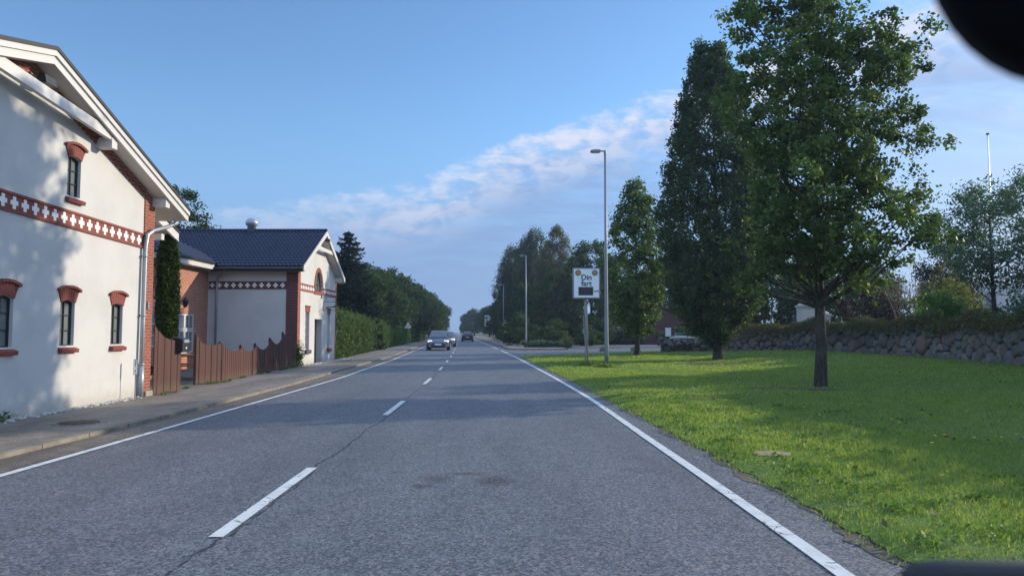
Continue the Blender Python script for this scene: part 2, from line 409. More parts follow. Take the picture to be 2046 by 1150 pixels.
MAT['lawn'] = lawnm()
def groundm():
    m, t, p = M('rough ground', 0.95, 0, 0.1)
    g = pos(t); n = t.noise(g, 0.5, 6, 0.65); n2 = t.noise(g, 14, 4, 0.7)
    c = t.mix(t.ss(n, 0.35, 0.7), (0.055, 0.075, 0.025), (0.12, 0.10, 0.06)); c = t.mix(t.math('MULTIPLY', n2, 0.5), c, (0.05, 0.07, 0.02))
    t.link(c, p.inputs['Base Color']); bump(t, p, n2, 0.6, 0.05)
    return m
MAT['ground'] = groundm()
MAT['yard'] = simple('yard paving', (0.13, 0.115, 0.10), 0.9, var=0.35, scale=5, bmp=0.4)
def leafm(name, a, b, yel=None, transl=0.36, rough=0.55, spec=0.16):
    m = bpy.data.materials.new(name); m.use_nodes = True; t = NT(m.node_tree)
    p = t.n['Principled BSDF']; p.inputs['Roughness'].default_value = rough; p.inputs['Specular IOR Level'].default_value = spec
    at = t.add('ShaderNodeAttribute'); at.attribute_name = 'tint'
    f = at.outputs['Fac']; c = t.mix(f, a, b)
    if yel: c = t.mix(t.ss(f, 0.95, 0.97), c, yel)
    t.link(c, p.inputs['Base Color'])
    tr = t.add('ShaderNodeBsdfTranslucent'); t.link(t.mix(1.0, c, (1.5, 1.7, 0.7), 'MULTIPLY'), tr.inputs[0])
    mx = t.add('ShaderNodeMixShader'); mx.inputs[0].default_value = transl
    t.link(p.outputs[0], mx.inputs[1]); t.link(tr.outputs[0], mx.inputs[2])
    t.link(mx.outputs[0], t.n['Material Output'].inputs[0])
    return m
MAT['oak'] = leafm('oak leaves', (0.026, 0.054, 0.023), (0.120, 0.175, 0.055), (0.38, 0.36, 0.07))
MAT['oak_dark'] = leafm('dense oak leaves', (0.018, 0.038, 0.022), (0.065, 0.105, 0.042), (0.24, 0.24, 0.06))
MAT['leaf_dark'] = leafm('dark leaves', (0.020, 0.040, 0.017), (0.050, 0.085, 0.026), (0.10, 0.13, 0.03))
MAT['birch'] = leafm('birch leaves', (0.020, 0.038, 0.022), (0.055, 0.078, 0.036), (0.15, 0.13, 0.05))
MAT['birch_gold'] = leafm('turning birch leaves', (0.038, 0.048, 0.022), (0.11, 0.095, 0.04), (0.24, 0.17, 0.05))
MAT['needle'] = leafm('spruce needles', (0.008, 0.018, 0.014), (0.022, 0.038, 0.026), transl=0.05, spec=0.06, rough=0.8)
MAT['thuja'] = leafm('thuja', (0.018, 0.034, 0.008), (0.055, 0.085, 0.018), (0.12, 0.11, 0.03), transl=0.12, spec=0.08)
MAT['hedge'] = leafm('hedge leaves', (0.034, 0.062, 0.022), (0.085, 0.125, 0.045), (0.16, 0.18, 0.06))
MAT['hedge2'] = leafm('clipped hedge leaves', (0.045, 0.085, 0.02), (0.10, 0.165, 0.04), (0.18, 0.22, 0.06))
MAT['purple'] = leafm('purple leaves', (0.022, 0.011, 0.017), (0.055, 0.022, 0.032))
MAT['ash'] = leafm('ash leaves', (0.045, 0.080, 0.055), (0.10, 0.155, 0.10), (0.16, 0.20, 0.10))
MAT['yshrub'] = leafm('yellow green shrub', (0.075, 0.085, 0.025), (0.17, 0.16, 0.045), (0.34, 0.24, 0.05))
MAT['gshrub'] = leafm('fresh green shrub', (0.05, 0.11, 0.03), (0.11, 0.20, 0.05), (0.2, 0.28, 0.07))
MAT['greyshrub'] = leafm('grey green crown', (0.10, 0.13, 0.11), (0.17, 0.20, 0.17))
MAT['grassblade'] = leafm('grass blades', (0.098, 0.152, 0.040), (0.31, 0.365, 0.115), (0.42, 0.38, 0.20), transl=0.45, rough=0.45)
MAT['clover'] = leafm('clover leaves', (0.075, 0.14, 0.035), (0.16, 0.24, 0.06))
MAT['drygrass'] = leafm('dry grass', (0.055, 0.052, 0.022), (0.125, 0.105, 0.05), (0.28, 0.22, 0.11), transl=0.25)
MAT['ivy'] = leafm('ivy', (0.035, 0.07, 0.02), (0.09, 0.13, 0.04), (0.25, 0.22, 0.08))
def barkm():
    m, t, p = M('bark', 0.9, 0, 0.2)
    v = objc(t); n = t.noise(t.vmul(v, (5, 5, 1.0)), 4.5, 6, 0.7); n2 = t.noise(v, 2.2, 4)
    c = t.mix(t.ss(n, 0.35, 0.68), (0.024, 0.020, 0.016), (0.085, 0.074, 0.060))
    c = t.mix(t.math('MULTIPLY', t.ss(n2, 0.5, 0.72), 0.5), c, (0.055, 0.065, 0.035))
    t.link(c, p.inputs['Base Color']); bump(t, p, n, 1.0, 0.03)
    return m
MAT['bark'] = barkm()
MAT['birchbark'] = simple('birch bark', (0.42, 0.41, 0.38), 0.8, var=0.5, scale=5)
def graniteM():
    m, t, p = M('field stones', 0.85, 0, 0.3)
    g = objc(t); a = t.add('ShaderNodeAttribute'); a.attribute_name = 'tint'
    cr = t.add('ShaderNodeValToRGB'); t.link(a.outputs['Fac'], cr.inputs[0]); e = cr.color_ramp; e.interpolation = 'LINEAR'
    e.elements[0].position = 0; e.elements[0].color = (0.10, 0.105, 0.115, 1); e.elements[1].position = 1; e.elements[1].color = (0.22, 0.19, 0.16, 1)
    for q, c in ((0.25, (0.165, 0.165, 0.16)), (0.45, (0.17, 0.115, 0.10)), (0.6, (0.11, 0.12, 0.105)), (0.8, (0.15, 0.115, 0.085))):
        x = e.elements.new(q); x.color = (*c, 1)
    n = t.noise(g, 4, 6, 0.7); n2 = t.noise(g, 45, 4, 0.7)
    c = t.mix(t.math('MULTIPLY', t.ss(n, 0.45, 0.7), 0.55), cr.outputs[0], (0.075, 0.085, 0.06))
    c = t.mix(t.math('MULTIPLY', t.ss(n2, 0.6, 0.75), 0.4), c, (0.42, 0.42, 0.38))
    t.link(c, p.inputs['Base Color']); bump(t, p, t.math('ADD', n, t.math('MULTIPLY', n2, 0.3)), 0.7, 0.03)
    return m
MAT['granite'] = graniteM()
MAT['mosscore'] = simple('earth between stones', (0.035, 0.032, 0.025), 0.95, var=0.4, scale=8)

# ------------------------------------------------------------------ road geometry curves (X as a function of Y along the street)
def curve(pts_):
    ys = np.array([p[1] for p in pts_], float); xs = np.array([p[0] for p in pts_], float)
    g = np.linspace(-60, 1500, 3121); v = np.interp(g, ys, xs)
    last = (xs[-1] - xs[-2]) / (ys[-1] - ys[-2]); v = np.where(g > ys[-1], xs[-1] + last * (g - ys[-1]), v)
    k = np.exp(-np.linspace(-2, 2, 17) ** 2); k /= k.sum(); vp = np.pad(v, 8, mode='edge'); v2 = np.convolve(vp, k, 'valid')
    v2[:8] = v[:8]; v2[-8:] = v[-8:]
    return lambda y: float(np.interp(y, g, v2))
xc = curve([(-1.7, -60), (-1.95, 0), (-2.04, 6), (-2.15, 13), (-2.38, 20.25), (-2.68, 27.4), (-3.14, 35.9), (-3.94, 49.5), (-5.24, 69.3), (-9.41, 129.9), (-17.9, 250)])
xr = curve([(2.4, -60), (1.97, 0), (1.9, 6), (1.8, 9.7), (1.67, 15.8), (1.26, 24.2), (0.80, 32.0), (0.31, 40.8), (-0.45, 52), (-5.96, 129.9), (-14.4, 250)])
xl = curve([(-4.6, -60), (-4.95, 0), (-5.0, 8), (-5.06, 11.2), (-5.3, 23.9), (-5.57, 27.4), (-6.06, 37.2), (-7.37, 55.2), (-8.25, 67), (-12.6, 129.9), (-21.2, 250)])
xk = curve([(-5.4, -60), (-5.66, 0), (-5.66, 8.3), (-5.66, 13.8), (-5.85, 20), (-6.38, 29.3), (-6.75, 39.3), (-7.96, 56.2), (-8.9, 69), (-13.2, 129.9), (-21.9, 250)])
xg = curve([(2.7, -60), (2.46, 0), (2.44, 4.7), (2.40, 6.8), (2.19, 11.8), (1.77, 21.9), (1.42, 27.4), (0.75, 40.0), (0.5, 44)])
def strip(f0, f1, y0, y1, z, dy=1.0, wob=0.0, seed=1, zf=None):
    rng = random.Random(seed); n = max(2, int((y1 - y0) / dy) + 1); vs = []; fs = []
    for i in range(n):
        y = y0 + (y1 - y0) * i / (n - 1)
        vs += [(f0(y) + rng.uniform(-wob, wob), y, z), (f1(y) + rng.uniform(-wob, wob), y, z)]
    for i in range(n - 1): fs.append((2 * i, 2 * i + 1, 2 * i + 3, 2 * i + 2))
    return vs, fs
def struct(name, vs, fs, mat):
    o = mkobj(name, vs, fs, mat); o['kind'] = 'structure'; return o

struct('ground', [(-3000, -3000, -0.06), (3000, -3000, -0.06), (3000, 3000, -0.06), (-3000, 3000, -0.06)], [(0, 1, 2, 3)], MAT['ground'])
v, f = strip(lambda y: xk(y) + 0.02, lambda y: (xg(y) if y < 43 else xr(y) + 0.75) + 0.12, -25, 900, 0.0)
struct('road', v, f, MAT['asphalt'])
v, f = strip(lambda y: xk(y) + 0.0, lambda y: xl(y) - 0.10, -20, 200, 0.004, 0.5, 0.03, 3)
struct('gutter_strip', v, f, MAT['gutter'])
# side road and parking apron on the right, beyond the lawn
struct('side_road', [(xr(43) + 0.3, 43.0, 0.004), (14, 43.0, 0.004), (70, 50, 0.004), (70, 59.6, 0.004), (4.6, 59.6, 0.004), (xr(59.6) + 0.3, 59.6, 0.004)], [(0, 1, 2, 3, 4, 5)], MAT['asphalt2'])
struct('parking_apron', [(4.6, 59.6, 0.004), (70, 59.6, 0.004), (70, 88, 0.004), (4.6, 88, 0.004)], [(0, 1, 2, 3)], MAT['asphalt2'])
# left pavement with its low kerb
def raised(name, f0, f1, y0, y1, z, mat, dy=1.0):
    m = MB(); n = int((y1 - y0) / dy) + 1
    for i in range(n): 
        y = y0 + (y1 - y0) * i / (n - 1); a, b = f0(y), f1(y)
        m.v += [(a, y, -0.04), (a, y, z), (b, y, z), (b, y, -0.04)]
    for i in range(n - 1):
        for k in range(3): b = 4 * i + k; m.f.append((b, b + 4, b + 5, b + 1)); m.a.append(0.5)
    o = m.build(name, mat); o['kind'] = 'structure'; return o
raised('pavement', lambda y: min(xk(y) - 2.15, -8.6) if y < 37 else xk(y) - 2.3, lambda y: xk(y) - 0.12, -20, 260, 0.05, MAT['pave'])
raised('kerb', lambda y: xk(y) - 0.12, lambda y: xk(y), -20, 260, 0.058, MAT['kerb'], 0.5)
kr = lambda y: xr(y) + 0.85
raised('pavement_across_the_junction', lambda y: kr(y) + 0.12, lambda y: max(kr(y) + 4.2, 4.45 if y < 68 else -99), 59.72, 300, 0.10, MAT['pave'])
raised('kerb_across_the_junction', kr, lambda y: kr(y) + 0.12, 59.6, 300, 0.115, MAT['kerb'], 0.5)
m = MB(); m.box(kr(59.6), 4.5, 59.6, 59.72, -0.04, 0.115); o = m.build('kerb_of_the_corner', MAT['kerb']); o['kind'] = 'structure'
# yard behind the fence
struct('yard', [(-17, 16.2, 0.02), (-8.3, 16.2, 0.02), (-8.3, 30.3, 0.02), (-17, 30.3, 0.02)], [(0, 1, 2, 3)], MAT['yard'])

v, f = strip(lambda y: xg(y) - 0.10 + 0.05 * math.sin(y * 2.3) + 0.04 * math.sin(y * 5.9), lambda y: xg(y) + 0.15, -20, 43, 0.004, 0.12, 0.03, 9)
struct('verge_grit', v, f, MAT['vergedirt'])
# painted markings (one sheet each line kind)
v, f = strip(lambda y: xr(y) - 0.055, lambda y: xr(y) + 0.055, -20, 58, 0.008, 0.5); o1 = struct('edge_line_painted_on_right', v, f, MAT['paint'])
v, f = strip(lambda y: xr(y) - 0.055, lambda y: xr(y) + 0.055, 62, 300, 0.008, 1.0); struct('edge_line_beyond_junction', v, f, MAT['paint'])
v, f = strip(lambda y: xl(y) - 0.05, lambda y: xl(y) + 0.05, -20, 300, 0.008, 0.5); struct('edge_line_painted_on_left', v, f, MAT['paint'])
mv = []; mf = []
y = 5.15 - 7.5 * 3
while y < 300:
    n = 5
    for i in range(n):
        a = y + 2.6 * i / (n - 1); b = len(mv); mv += [(xc(a) - 0.052, a, 0.008), (xc(a) + 0.052, a, 0.008)]
        if i: mf.append((b - 2, b - 1, b + 1, b))
    y += 7.5
struct('centre_dashes', mv, mf, MAT['paint'])
# crack along the centre joint
rng = random.Random(5); mv = []; mf = []; y = 1.5; off = 0
while y < 60:
    off = off * 0.8 + rng.uniform(-0.02, 0.02); wd = abs(rng.gauss(0.008, 0.008)) + 0.003
    ph = ((y - 5.15) % 7.5)
    if ph < 2.65: off2 = 0.075
    else: off2 = 0.03
    mv += [(xc(y) + off2 + off - wd * 0.5, y, 0.0045), (xc(y) + off2 + off + wd * 0.5, y, 0.0045)]; b = len(mv)
    if b > 2: mf.append((b - 4, b - 3, b - 1, b - 2))
    y += 0.06
struct('road_joint_crack', mv, mf, MAT['black'])

# ------------------------------------------------------------------ lawn on the right, rising to the churchyard wall
WALLP = [(12.8, -8), (13.0, 5), (13.9, 14), (14.9, 21.6), (16.2, 28), (16.5, 37), (15.3, 43), (12.9, 46.6)]
def xw(y): return float(np.interp(y, [p[1] for p in WALLP], [p[0] for p in WALLP]))
def xlawn(y):
    if y < 43.0: return xg(y) - 0.02 + 0.012 * math.sin(y * 3.1) + 0.02 * math.sin(y * 8.7 + 1) + 0.02 * math.sin(y * 17.3)
    t_ = (y - 43.0) / 11.7
    return xg(43) + (t_ ** 0.85) * 10.0
def zl(x, y):
    e = xlawn(y) if y < 54.7 else 10
    k = min(1, max(0, (x - (xw(y) - 7.2)) / 6.2)); k = k * k * (3 - 2 * k)
    rise = 0.38 * k * (1 if y < 40 else max(0, 1 - (y - 40) / 9))
    return 0.012 + 0.035 * min(1, max(0, (x - e) / 0.25)) + rise + 0.02 * math.sin(x * 1.7 + y * 0.6) * min(1, max(0, (x - e) / 2))
mv = []; mf = []; ny = 520; nx = 30
for j in range(ny + 1):
    y = -8 + (54.6 + 8) * j / ny; a = xlawn(y); b = (xw(y) + 0.3) if y < 46.6 else 13.2
    b = max(b, a + 0.3)
    for i in range(nx + 1):
        x = a + (b - a) * (i / nx) ** 1.3; mv.append((x, y, zl(x, y)))
for j in range(ny):
    for i in range(nx): b = j * (nx + 1) + i; mf.append((b, b + 1, b + nx + 2, b + nx + 1))
o = mkobj('lawn', mv, mf, MAT['lawn'], smooth=True); o['kind'] = 'structure'
# churchyard terrace behind the wall
mv = []; ys = np.linspace(-8, 46.6, 40)
for y in ys: mv += [(xw(y) + 0.35, y, 1.42), (90, y + (0 if y < 46 else 12), 1.42)]
mf = [(2 * i, 2 * i + 1, 2 * i + 3, 2 * i + 2) for i in range(len(ys) - 1)]
n0 = len(mv); mv += [(xw(46.6) + 0.35, 46.6, 0), (90, 58.6, 0)]; mf.append((n0 - 2, n0 - 1, n0 + 1, n0))
struct('churchyard_terrace', mv, mf, MAT['ground'])

# ------------------------------------------------------------------ leaves
def leaf_quads(C, L, Wd, rs, up=0.0, hang=0.0):
    """diamond shaped leaves at centres C"""
    n = len(C); a = rs.normal(size=(n, 3)); a[:, 2] = a[:, 2] * (1 - hang) - hang * 2.0
    a /= np.linalg.norm(a, axis=1)[:, None]
    r = rs.normal(size=(n, 3)); r[:, 2] += up
    b = np.cross(a, r); b /= np.linalg.norm(b, axis=1)[:, None] + 1e-9
    s = rs.uniform(0.5, 1.4, size=(n, 1))
    aa = a * L * 0.5 * s; bb = b * Wd * 0.5 * s
    V = np.stack([C - aa, C + bb - aa * 0.1, C + aa, C - bb - aa * 0.1], axis=1).reshape(-1, 3)
    F = np.arange(n * 4, dtype=np.int32).reshape(n, 4)
    return V, F
def envelope(prof, n, rs, inner=0.5, lump=0.22, ecc=1.0, seed=0):
    z = np.array([p[0] for p in prof]); r = np.array([p[1] for p in prof])
    zz = []; 
    while len(zz) < n:
        t_ = rs.uniform(z[0], z[-1], 4 * n); rr = np.interp(t_, z, r); zz += list(t_[rs.uniform(0, r.max(), 4 * n) < rr])
    zz = np.array(zz[:n]); rr = np.interp(zz, z, r); a = rs.uniform(0, 2 * PI, n)
    p1, p2, p3 = rs.uniform(0, 6, 3)
    lf = 1 + lump * (np.sin(2 * a + p1 + zz * 0.9) * 0.5 + np.sin(3 * a - zz * 1.7 + p2) * 0.35 + np.sin(5 * a + zz * 2.3 + p3) * 0.3)
    q = (inner + (1 - inner) * np.sqrt(rs.uniform(0, 1, n))) * lf
    return np.stack([np.cos(a) * rr * q * ecc, np.sin(a) * rr * q, zz], 1)
def crown_mesh(cl, per, cr, L, Wd, rs, flat=0.8, up=0.5, hang=0.0, stretch=1.0):
    n = len(cl); k = rs.poisson(per, n) + 1
    C = np.repeat(cl, k, axis=0); sz = np.repeat(rs.uniform(0.6, 1.3, n) * cr, k)
    off = rs.normal(size=(len(C), 3)) * 0.55; nr = np.linalg.norm(off, axis=1); off[nr > 1.4] *= 0.5
    off[:, 2] *= flat * stretch
    C = C + off * sz[:, None]
    V, F = leaf_quads(C, L, Wd, rs, up, hang)
    ct = np.repeat(rs.uniform(0, 1, n) ** 1.4, k)
    tint = np.clip(0.70 * ct + 0.35 * rs.uniform(0, 1, len(C)), 0, 0.94)
    y_ = rs.uniform(0, 1, len(C)) > 0.985; tint[y_] = 1.0
    return V, F, tint
def limbs(m, base, cl, rs, n, r0, ztop, zlow, trunk_r, lean=(0, 0), seg=6):
    """main stem and n branches ending in leaf clusters"""
    bx, by = base; H_ = ztop
    stem = []; rad = []
    for i in range(9):
        t_ = i / 8; stem.append((bx + lean[0] * t_ + 0.05 * math.sin(3 * t_ + 1) * (t_ > 0), by + lean[1] * t_ + 0.05 * math.sin(4 * t_), -0.12 + H_ * 0.86 * t_))
        rad.append(trunk_r * ((1 - t_) ** 0.9 * 0.92 + 0.08))
    stem.insert(1, (bx, by, 0.08)); rad[0] = trunk_r * 1.5; rad.insert(1, trunk_r * 1.18)
    m.tube(stem, rad, 10)
    idx = rs.permutation(len(cl))[:n]
    for i in idx:
        c = cl[i]; zs = max(zlow, c[2] - rs.uniform(0.6, 1.6) * (0.4 + 0.5 * math.hypot(c[0] - bx, c[1] - by)))
        t_ = min(1, zs / (H_ * 0.86)); s0 = Vector((bx + lean[0] * t_, by + lean[1] * t_, zs)); e = Vector(c)
        if (e - s0).length > 2.9 and trunk_r < 0.2: continue
        md = s0.lerp(e, 0.5) + Vector((rs.normal() * 0.12, rs.normal() * 0.12, -0.10 * (e - s0).length + 0.1)); rr = max(0.02, trunk_r * 0.42 * (1 - t_ * 0.6))
        m.tube([s0, s0.lerp(md, 0.5) + Vector((0, 0, 0.03)), md, e], [rr, rr * 0.75, rr * 0.5, 0.012], 6, cap=False)
def tree(name, label, cat, loc, prof, ncl, per, cr, L, Wd, mat, seed, trunk_r=0.17, zlow=2.2, nl=30, group=None, inner=0.45, lump=0.22,
         hang=0.0, stretch=1.0, lean=(0, 0), off=(0, 0), bark='bark', up=0.5, extra=None, ecc=1.0):
    rs = np.random.RandomState(seed)
    t_ = thing(name, label, cat, (0, 0, 0), group)
    cl = envelope(prof, ncl, rs, inner, lump, ecc); cl[:, 0] += off[0]; cl[:, 1] += off[1]
    if extra is not None: cl = np.concatenate([cl, extra(rs)])
    m_ = MB(); limbs(m_, (0, 0), cl, rs, nl, 0.1, prof[-1][0], zlow, trunk_r, lean)
    m_.build('trunk', MAT[bark], t_, smooth=True)
    V, F, ti = crown_mesh(cl, per, cr, L, Wd, rs, hang=hang, stretch=stretch, up=up)
    mkobj('crown', V, F, MAT[mat], t_, attrs={'tint': ti})
    t_.location = loc
    return t_
def crown_only(name, label, cat, loc, prof, ncl, per, cr, L, Wd, mat, seed, group=None, **kw):
    return tree(name, label, cat, loc, prof, ncl, per, cr, L, Wd, mat, seed, group=group, trunk_r=0.12, nl=kw.pop('nl', 10), zlow=kw.pop('zlow', 1.0), **kw)

# --- the nearest oak: loose, uneven crown with sky showing through
def oak_extra(rs):
    out = []
    for (x, y, z, n, s) in ((2.4, 0.3, 6.9, 20, 0.32), (2.75, 0.1, 6.45, 10, 0.25), (-1.9, -0.3, 9.3, 14, 0.28), (2.0, -0.2, 8.6, 30, 0.45), (2.35, 0.3, 4.9, 18, 0.4), (2.8, 0.2, 4.3, 8, 0.25),
                            (-1.4, 0.2, 9.9, 14, 0.3), (0.9, -0.5, 3.1, 22, 0.4), (-1.5, 0.1, 3.3, 18, 0.4), (-1.2, -0.8, 3.9, 20, 0.4), (2.3, -.5, 3.7, 20, .35)):
        out.append(rs.normal(size=(n, 3)) * s + np.array([x, y, z]))
    return np.concatenate(out)
tree('oak_tree', 'tall leafy oak nearest the road with loose crown reaching past the top of the frame', 'tree', (7.8, 18.8, 0.03),
     [(2.8, 0.4), (3.3, 1.3), (4.0, 1.85), (4.8, 1.95), (6, 1.9), (7.3, 1.95), (8.4, 1.75), (9.3, 1.2), (10.1, 0.7), (10.7, 0.2)], 800, 68, 0.24, 0.105, 0.070, 'oak', 11,
     trunk_r=0.145, zlow=2.0, nl=150, inner=0.12, lump=0.42, off=(0.0, 0), extra=oak_extra)
# --- tall dense columnar oak behind it
def col_extra(rs):
    return np.concatenate([rs.normal(size=(60, 3)) * np.array([0.17, 0.17, 0.7]) + np.array([-0.62, 0, 14.3]), rs.normal(size=(60, 3)) * np.array([0.17, 0.17, 0.7]) + np.array([0.22, 0, 14.2])])
tree('columnar_oak', 'very tall dense columnar oak with twin pointed tops in the middle of the lawn', 'tree', (9.95, 35.9, 0.06),
     [(0.7, 0.35), (1.3, 0.9), (2.0, 1.7), (2.8, 2.15), (4, 2.45), (6, 2.6), (8, 2.55), (10.2, 2.2), (12.5, 1.6), (14.2, 1.0), (14.9, 0.5)], 1300, 80, 0.32, 0.135, 0.09, 'oak_dark', 12,
     trunk_r=0.22, zlow=0.7, nl=60, inner=0.35, lump=0.10, off=(-0.1, 0), extra=col_extra, stretch=1.3)
tree('young_oak', 'smaller slender oak at the far end of the lawn just right of the tall lamp', 'tree', (7.3, 43.4, 0.04),
     [(1.3, 0.6), (2.2, 1.4), (4, 1.75), (6.2, 1.65), (8, 1.2), (9.3, 0.75), (10.3, 0.2)], 330, 60, 0.40, 0.17, 0.12, 'oak', 13, trunk_r=0.15, zlow=1.4, nl=40, inner=0.2, lump=0.25)

# --- trees of the churchyard (terrace is at 1.42)
tree('ash_tree', 'spreading tree with feathery leaves at the right edge above the stone wall', 'tree', (17.9, 27.5, 1.42),
     [(1.7, 0.8), (2.3, 2.0), (3.2, 2.4), (4.1, 2.2), (5.0, 1.7), (5.8, 0.9)], 240, 80, 0.42, 0.14, 0.055, 'ash', 21, trunk_r=0.09, zlow=0.7, nl=22, inner=0.2, lump=0.3, off=(0.5, 0), up=0.2)
oc = tree('churchyard_tree', 'leafy tree out of view to the right that throws its shade across the lawn', 'tree', (22.0, 15.5, 1.42),
     [(0.6, 2.2), (2, 2.7), (4.3, 2.8), (5.5, 2.6), (6.2, 2.3), (6.7, 0.9)], 320, 50, 0.6, 0.32, 0.24, 'leaf_dark', 31, trunk_r=0.2, zlow=1.2, nl=15, group='churchyard trees beyond the right edge of the photo')
for i in range(13):
    y = -6.5 + 3.25 * i
    if 14 < y < 16.2: continue
    x = float(np.interp(y, [-6, 24, 33], [21.7, 22.4, 27.6])) + 0.5 * math.sin(i * 2.1); s = float(np.interp(y, [-6, 12, 18, 24, 34], [0.52, 0.54, 0.64, 0.70, 0.84])); s = (0.98, 0.98, s); a = i * 1.3
    copy_tree(oc, (x, y, 1.42), a, s)
oc.scale = (1, 1, 0.56)

# copper, bare and yellow shrubs above the wall, left to right
T0 = 1.42
tree('purple_shrub', 'dark purple leaved shrub just right of the nearest oak trunk above the wall', 'shrub', (20.2, 42.0, T0),
     [(0.1, 0.6), (0.8, 1.5), (1.8, 1.5), (2.5, 0.7)], 70, 50, 0.32, 0.14, 0.09, 'purple', 41, trunk_r=0.06, zlow=0.3, nl=12, inner=0.3)
def bare_shrub(loc):
    t_ = thing('bare_shrub', 'pale nearly leafless branching shrub between the purple shrub and the yellow bushes', 'shrub', (0, 0, 0))
    rs = random.Random(4); m_ = MB()
    def br(p, d_, L, r, k):
        q = p + d_ * L; m_.tube([p, p.lerp(q, 0.5) + Vector((rs.uniform(-.04, .04), 0, 0.02)), q], [r, r * 0.8, r * 0.6], 5, cap=False)
        if k:
            for _ in range(3 if k > 1 else 4):
                e = (d_ + Vector((rs.uniform(-.6, .6), rs.uniform(-.6, .6), rs.uniform(0, .35)))).normalized(); br(q, e, L * rs.uniform(.55, .85), r * 0.55, k - 1)
    for a in range(5): br(Vector((0, 0, 0)), Vector((math.cos(a * 1.3) * .35, math.sin(a * 1.3) * .35, 1)).normalized(), 0.95, 0.045, 4)
    m_.build('branches', MAT['picnic'], t_)
    R_ = np.random.RandomState(5); C = R_.normal(size=(500, 3)) * np.array([.8, .8, .6]) + np.array([0, 0, 2.2]); V, F = leaf_quads(C, .1, .07, R_)
    mkobj('leaves', V, F, MAT['yshrub'], t_, attrs={'tint': R_.uniform(0, 1, 500)})
    t_.location = loc
bare_shrub((19.8, 37.6, T0))
def shrub(name, label, loc, h, r, mat, seed, L=0.12, n=60, per=50, up=0.5, hang=0.0, cat='shrub', group=None, ecc=1.0):
    return tree(name, label, cat, loc, [(0.05, r * 0.7), (h * 0.3, r), (h * 0.7, r * 0.85), (h, r * 0.2)], n, per, 0.3 * max(1, r / 1.4), L, L * 0.6, mat, seed, trunk_r=0.05, zlow=0.2, nl=10,
                inner=0.3, lump=0.3, up=up, hang=hang, group=group, ecc=ecc)
shrub('yellow_bush', 'olive yellow bush right of the bare shrub behind the wall', (20.9, 35.5, T0), 2.5, 1.7, 'yshrub', 42, 0.13, 90)
shrub('orange_tipped_bush', 'taller thin bush with orange tips behind the olive yellow bush', (24.6, 42.0, T0), 4.1, 1.5, 'birch_gold', 43, 0.14, 70, 40)
shrub('green_shrub', 'fresh green shrub with upright leafy stems in the middle of the wall top', (17.6, 30.6, T0), 1.6, 1.1, 'gshrub', 44, 0.13, 50, 50)
shrub('grey_green_tree', 'small rounded pale grey green tree seen between bushes', (31.5, 56.0, T0), 4.9, 1.35, 'greyshrub', 45, 0.16, 60, 60, cat='tree')
shrub('low_green_shrub', 'low bright shrub under the ash tree at the far right', (20.2, 29.8, T0), 1.5, 1.3, 'gshrub', 46, 0.12, 50, 50)
shrub('corner_shrub', 'low dark green shrub at the right edge on top of the wall', (17.6, 25.0, T0), 1.1, 1.2, 'ash', 47, 0.12, 50, 50)
shrub('mid_bush', 'bushy green shrub in front of the dark conifer', (19.6, 33.4, T0), 1.9, 1.2, 'hedge', 48, 0.12, 60, 50)
cdk = tree('dark_conifer', 'dark upright conifer left of the pale blue house', 'tree', (25.7, 44.5, T0), [(0.1, 1.1), (1.5, 1.3), (3.5, 1.1), (5.0, 0.5), (5.6, 0.1)], 120, 70, 0.45, 0.16, 0.07, 'needle', 51, trunk_r=0.1, zlow=0.3, nl=8, inner=0.3, hang=0.3)
copy_tree(cdk, (27.5, 45.6, T0), 1.0, (1.0, 1.0, 0.86), 'dark upright conifer right behind the mid green shrub, beside the pale blue house')
# dense dark trees of the churchyard behind the oaks
bk = tree('broad_tree', 'dark broad tree behind the columnar oak', 'tree', (15.8, 55.0, 0.6), [(0.3, 2.2), (2, 3.0), (4, 3.0), (6, 2.2), (7.3, 0.8)], 150, 60, 0.7, 0.26, 0.18, 'leaf_dark', 52, trunk_r=0.2, zlow=1.0, nl=14, group='dark trees of the churchyard')
for i, (x, y, s, a, lb) in enumerate(((19.8, 52.5, 0.90, 1.0, 'dark broad tree left of the white gate pillar'), (24.0, 53.0, 0.80, 2.0, 'dark broad tree behind the white gate pillar'), (28.5, 58.0, 0.80, 3.0, 'dark broad tree behind the purple shrub'),
                        (36.0, 72.0, 0.55, 4.0, 'distant dark tree behind the orange tipped bush'), (47.5, 76.0, 0.55, 5.0, 'distant dark tree behind the pale house'), (42.5, 55.0, 0.5, 5.5, 'dark tree right of the pale house, behind the ash tree'))):
    copy_tree(bk, (x, y, 0.8), a, s, lb)

